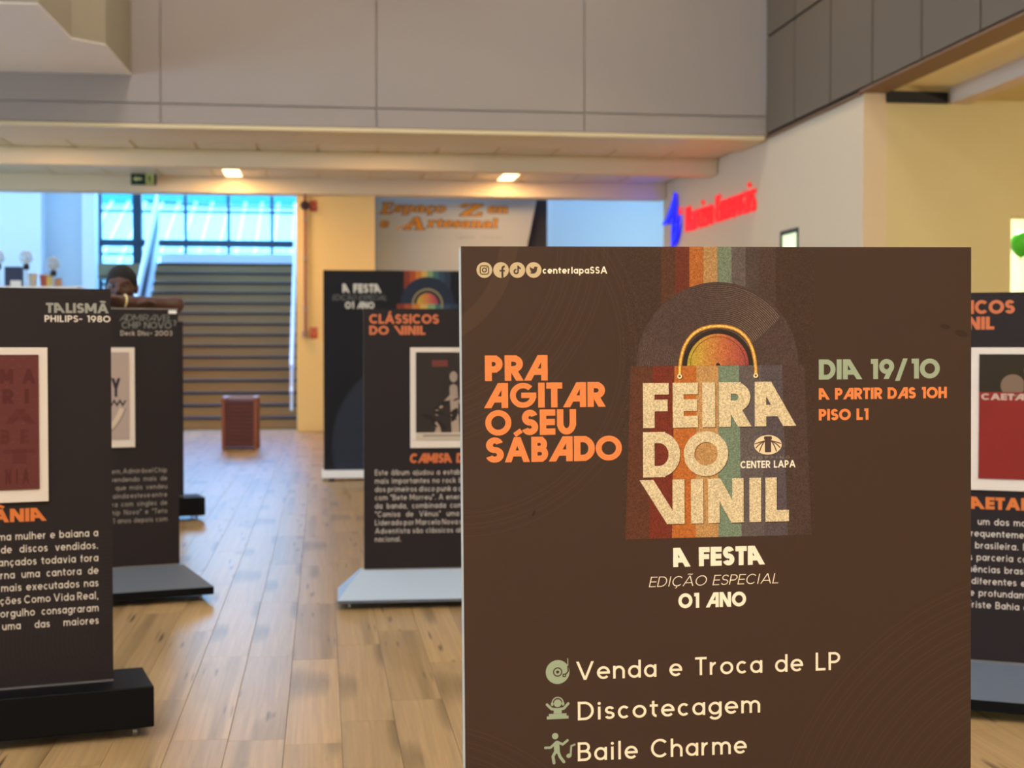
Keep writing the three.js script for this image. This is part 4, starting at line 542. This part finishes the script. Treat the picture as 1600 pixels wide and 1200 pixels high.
// ---------------------------------------------------------------- the person resting folded arms on a panel
{
  const field = (lo, size, res, sdf) => {
    const mc = new MarchingCubes(res, new THREE.MeshBasicMaterial(), false, false, 120000); mc.isolation = 0;
    const f = mc.field, h = 2 / res; mc.reset();
    for (let z = 0; z < res; z++) for (let y = 0; y < res; y++) for (let x = 0; x < res; x++) f[x + y * res + z * res * res] = -sdf(lo[0] + size * (x / res), lo[1] + size * (y / res), lo[2] + size * (z / res));
    mc.update(); const n = mc.count, pos = mc.positionArray.slice(0, n * 3), nor = mc.normalArray.slice(0, n * 3);
    for (let i = 0; i < n; i++) for (let k = 0; k < 3; k++) pos[i * 3 + k] = lo[k] + size * (pos[i * 3 + k] + 1) / 2;
    const g = new THREE.BufferGeometry(); g.setAttribute('position', new THREE.BufferAttribute(pos, 3)); g.setAttribute('normal', new THREE.BufferAttribute(nor, 3)); g.setAttribute('uv', new THREE.BufferAttribute(new Float32Array(n * 2), 2)); return g;
  };
  const cap = (p, a, b, r0, r1) => { const bx = b[0] - a[0], by = b[1] - a[1], bz = b[2] - a[2], px = p[0] - a[0], py = p[1] - a[1], pz = p[2] - a[2], t = Math.max(0, Math.min(1, (px * bx + py * by + pz * bz) / (bx * bx + by * by + bz * bz))); return Math.hypot(px - bx * t, py - by * t, pz - bz * t) - (r0 + (r1 - r0) * t); };
  const ell = (p, c, r) => { const x = (p[0] - c[0]) / r[0], y = (p[1] - c[1]) / r[1], z = (p[2] - c[2]) / r[2], k = Math.hypot(x, y, z); return (k - 1) * Math.min(...r); };
  const smin = (a, b, k) => { const h = Math.max(0, Math.min(1, .5 + .5 * (b - a) / k)); return b + (a - b) * h - k * h * (1 - h); };
  const all = (p, bones, k) => bones.reduce((d, b) => smin(d, cap(p, b[0], b[1], b[2], b[3]), k), 9);
  // local frame: the person faces +z, feet on the floor; the panel top lies at y = 1.52, z = 0.26
  const legs = [[[-.1, .93, 0], [-.11, .5, .02], .085, .058], [[-.11, .5, .02], [-.11, .09, -.02], .056, .036], [[.1, .93, 0], [.11, .5, .02], .085, .058], [[.11, .5, .02], [.11, .09, -.02], .056, .036]];
  const feet = [[[-.11, .045, -.04], [-.13, .04, .13], .042, .034], [[.11, .045, -.04], [.13, .04, .13], .042, .034]];
  const torso = [[[-.07, .95, 0], [.07, .95, 0], .13, .13], [[0, 1.0, 0], [0, 1.3, .02], .13, .145], [[-.15, 1.42, .02], [.15, 1.42, .02], .065, .065], [[0, 1.42, .02], [.0, 1.56, .07], .058, .054]];
  const shL = [-.19, 1.42, .02], shR = [.19, 1.42, .02], elL = [-.27, 1.5, .25], elR = [.26, 1.552, .27], wrL = [.02, 1.545, .29], wrR = [-.05, 1.57, .32];
  const arms = [[shL, elL, .048, .038], [elL, wrL, .038, .026], [shR, elR, .048, .037], [elR, wrR, .037, .026]];
  const body = field([-.9, -.02, -.9], 1.8, 132, (x, y, z) => { const p = [x, y, z]; return smin(smin(all(p, legs, .03), all(p, feet, .02), .03), smin(all(p, torso, .06), all(p, arms, .04), .04), .05); });
  const head = field([-.16, 1.5, -.08], .32, 72, (x, y, z) => {
    const c = Math.cos(.3), s = Math.sin(.3), X = x * c + (z - .09) * s, Z = -x * s + (z - .09) * c + .09, p = [X, y, Z];   // turned a little to one side
    let d = ell(p, [0, 1.665, .075], [.076, .095, .097]); d = smin(d, ell(p, [0, 1.6, .105], [.055, .065, .068]), .03); d = smin(d, cap(p, [0, 1.665, .168], [0, 1.625, .19], .011, .016), .012); d = smin(d, ell(p, [0, 1.678, .155], [.05, .012, .016]), .014);
    for (const k of [-1, 1]) { d = smin(d, ell(p, [k * .078, 1.645, .07], [.012, .032, .02]), .008); d = smin(d, ell(p, [k * .042, 1.628, .135], [.024, .02, .024]), .02); d = Math.max(d, -ell(p, [k * .031, 1.652, .172], [.014, .008, .012])); d = smin(d, ell(p, [k * .031, 1.652, .158], [.011, .009, .011]), .003); }
    d = smin(d, ell(p, [0, 1.59, .163], [.024, .007, .012]), .006); return d;
  });
  const hand = (wr, dir, up, sgn) => field([wr[0] - .13, wr[1] - .13, wr[2] - .13], .26, 66, (x, y, z) => {
    const ax = dir, p = [x, y, z], at = (a, b, c) => [wr[0] + ax[0] * a + up[0] * b, wr[1] + ax[1] * a + up[1] * b + c, wr[2] + ax[2] * a + up[2] * b];
    let d = smin(cap(p, at(-.03, 0, 0), at(.03, 0, 0), .028, .027), cap(p, at(.03, -.022, 0), at(.075, -.03, 0), .016, .015), .03); d = smin(d, cap(p, at(.03, .022, 0), at(.075, .03, 0), .016, .015), .03); d = smin(d, cap(p, at(.06, -.028, 0), at(.06, .028, 0), .014, .014), .02);
    [[-.03, .052], [-.01, .064], [.01, .068], [.03, .06]].forEach(([b, l]) => { const k1 = at(.08, b, 0), k2 = at(.08 + l * .5, b * 1.05, -.008), k3 = at(.08 + l * .85, b * 1.05, -.026); d = smin(d, Math.min(cap(p, k1, k2, .0095, .0085), cap(p, k2, k3, .0085, .0072)), .004); });
    return smin(d, Math.min(cap(p, at(.0, sgn * .025, 0), at(.04, sgn * .052, -.006), .013, .0105), cap(p, at(.04, sgn * .052, -.006), at(.068, sgn * .06, -.012), .0105, .0085)), .008);
  });
  const u = (a, b) => { const v = V(b[0] - a[0], b[1] - a[1], b[2] - a[2]).normalize(); return [v.x, v.y, v.z]; };
  const t = thing('person', 'person with short dark hair resting folded bare arms on a panel top', 'person', [-1.115, 0, -8.07], rad(16)), skin = mat(0x45271a, .5);
  part('body', merge([body, head, hand(wrL, u(elL, wrL), [0, .3, .95], -1), hand(wrR, u(elR, wrR), [0, .3, .95], 1)]), skin, t);
  part('hair', field([-.16, 1.5, -.1], .34, 60, (x, y, z) => { const c = Math.cos(.3), s = Math.sin(.3), X = x * c + (z - .09) * s, Z = -x * s + (z - .09) * c + .09, p = [X, y, Z]; return Math.max(ell(p, [0, 1.675, .068], [.084, .1, .102]), -(y - 1.625 - Math.max(0, (Z - .05) * .6) * (Z > .05 ? 1 : 0)), -ell(p, [0, 1.63, .19], [.066, .075, .07])); }), mat(0x10100f, .9), t);
  const cloth = (bones, grow, k) => field([-.9, -.02, -.9], 1.8, 120, (x, y, z) => all([x, y, z], bones, k) - grow);
  part('shirt', cloth([...torso.slice(0, 3), [shL, shL.map((q, i) => q + (elL[i] - q) * .5), .05, .05], [shR, shR.map((q, i) => q + (elR[i] - q) * .5), .05, .05]], .016, .05), mat(0x24272d, .9), t);
  part('trousers', cloth([...legs.map((b) => b), [[-.07, .95, 0], [.07, .95, 0], .13, .13]], .02, .04), mat(0x2b3346, .9), t);
  part('shoe', cloth([feet[0]], .014, .02), M.rubber, t); part('shoe', cloth([feet[1]], .014, .02), M.rubber, t);
  for (const k of [-1, 1]) { const c = Math.cos(-.3), sn = Math.sin(-.3), ex = k * .031, ez = .0765; part('eye', new THREE.SphereGeometry(.0075, 12, 8).translate(ex * c + ez * sn, 1.652, .09 - ex * sn + ez * c - .003), mat(0x1a100c, .2), t); }
  const br = wrR.map((q, i) => q + (elR[i] - q) * .12); part('bracelet', new THREE.TorusGeometry(.031, .006, 8, 24).applyQuaternion(new THREE.Quaternion().setFromUnitVectors(V(0, 0, 1), V(...u(wrR, elR)))).translate(...br), mat(0xd8c48a, .4), t);
}
scene.traverse((o) => { if (o.isMesh) o.castShadow = o.receiveShadow = true; else if (o.isLight && !o.isRectAreaLight) o.castShadow = true; });
renderer.render(scene, camera);
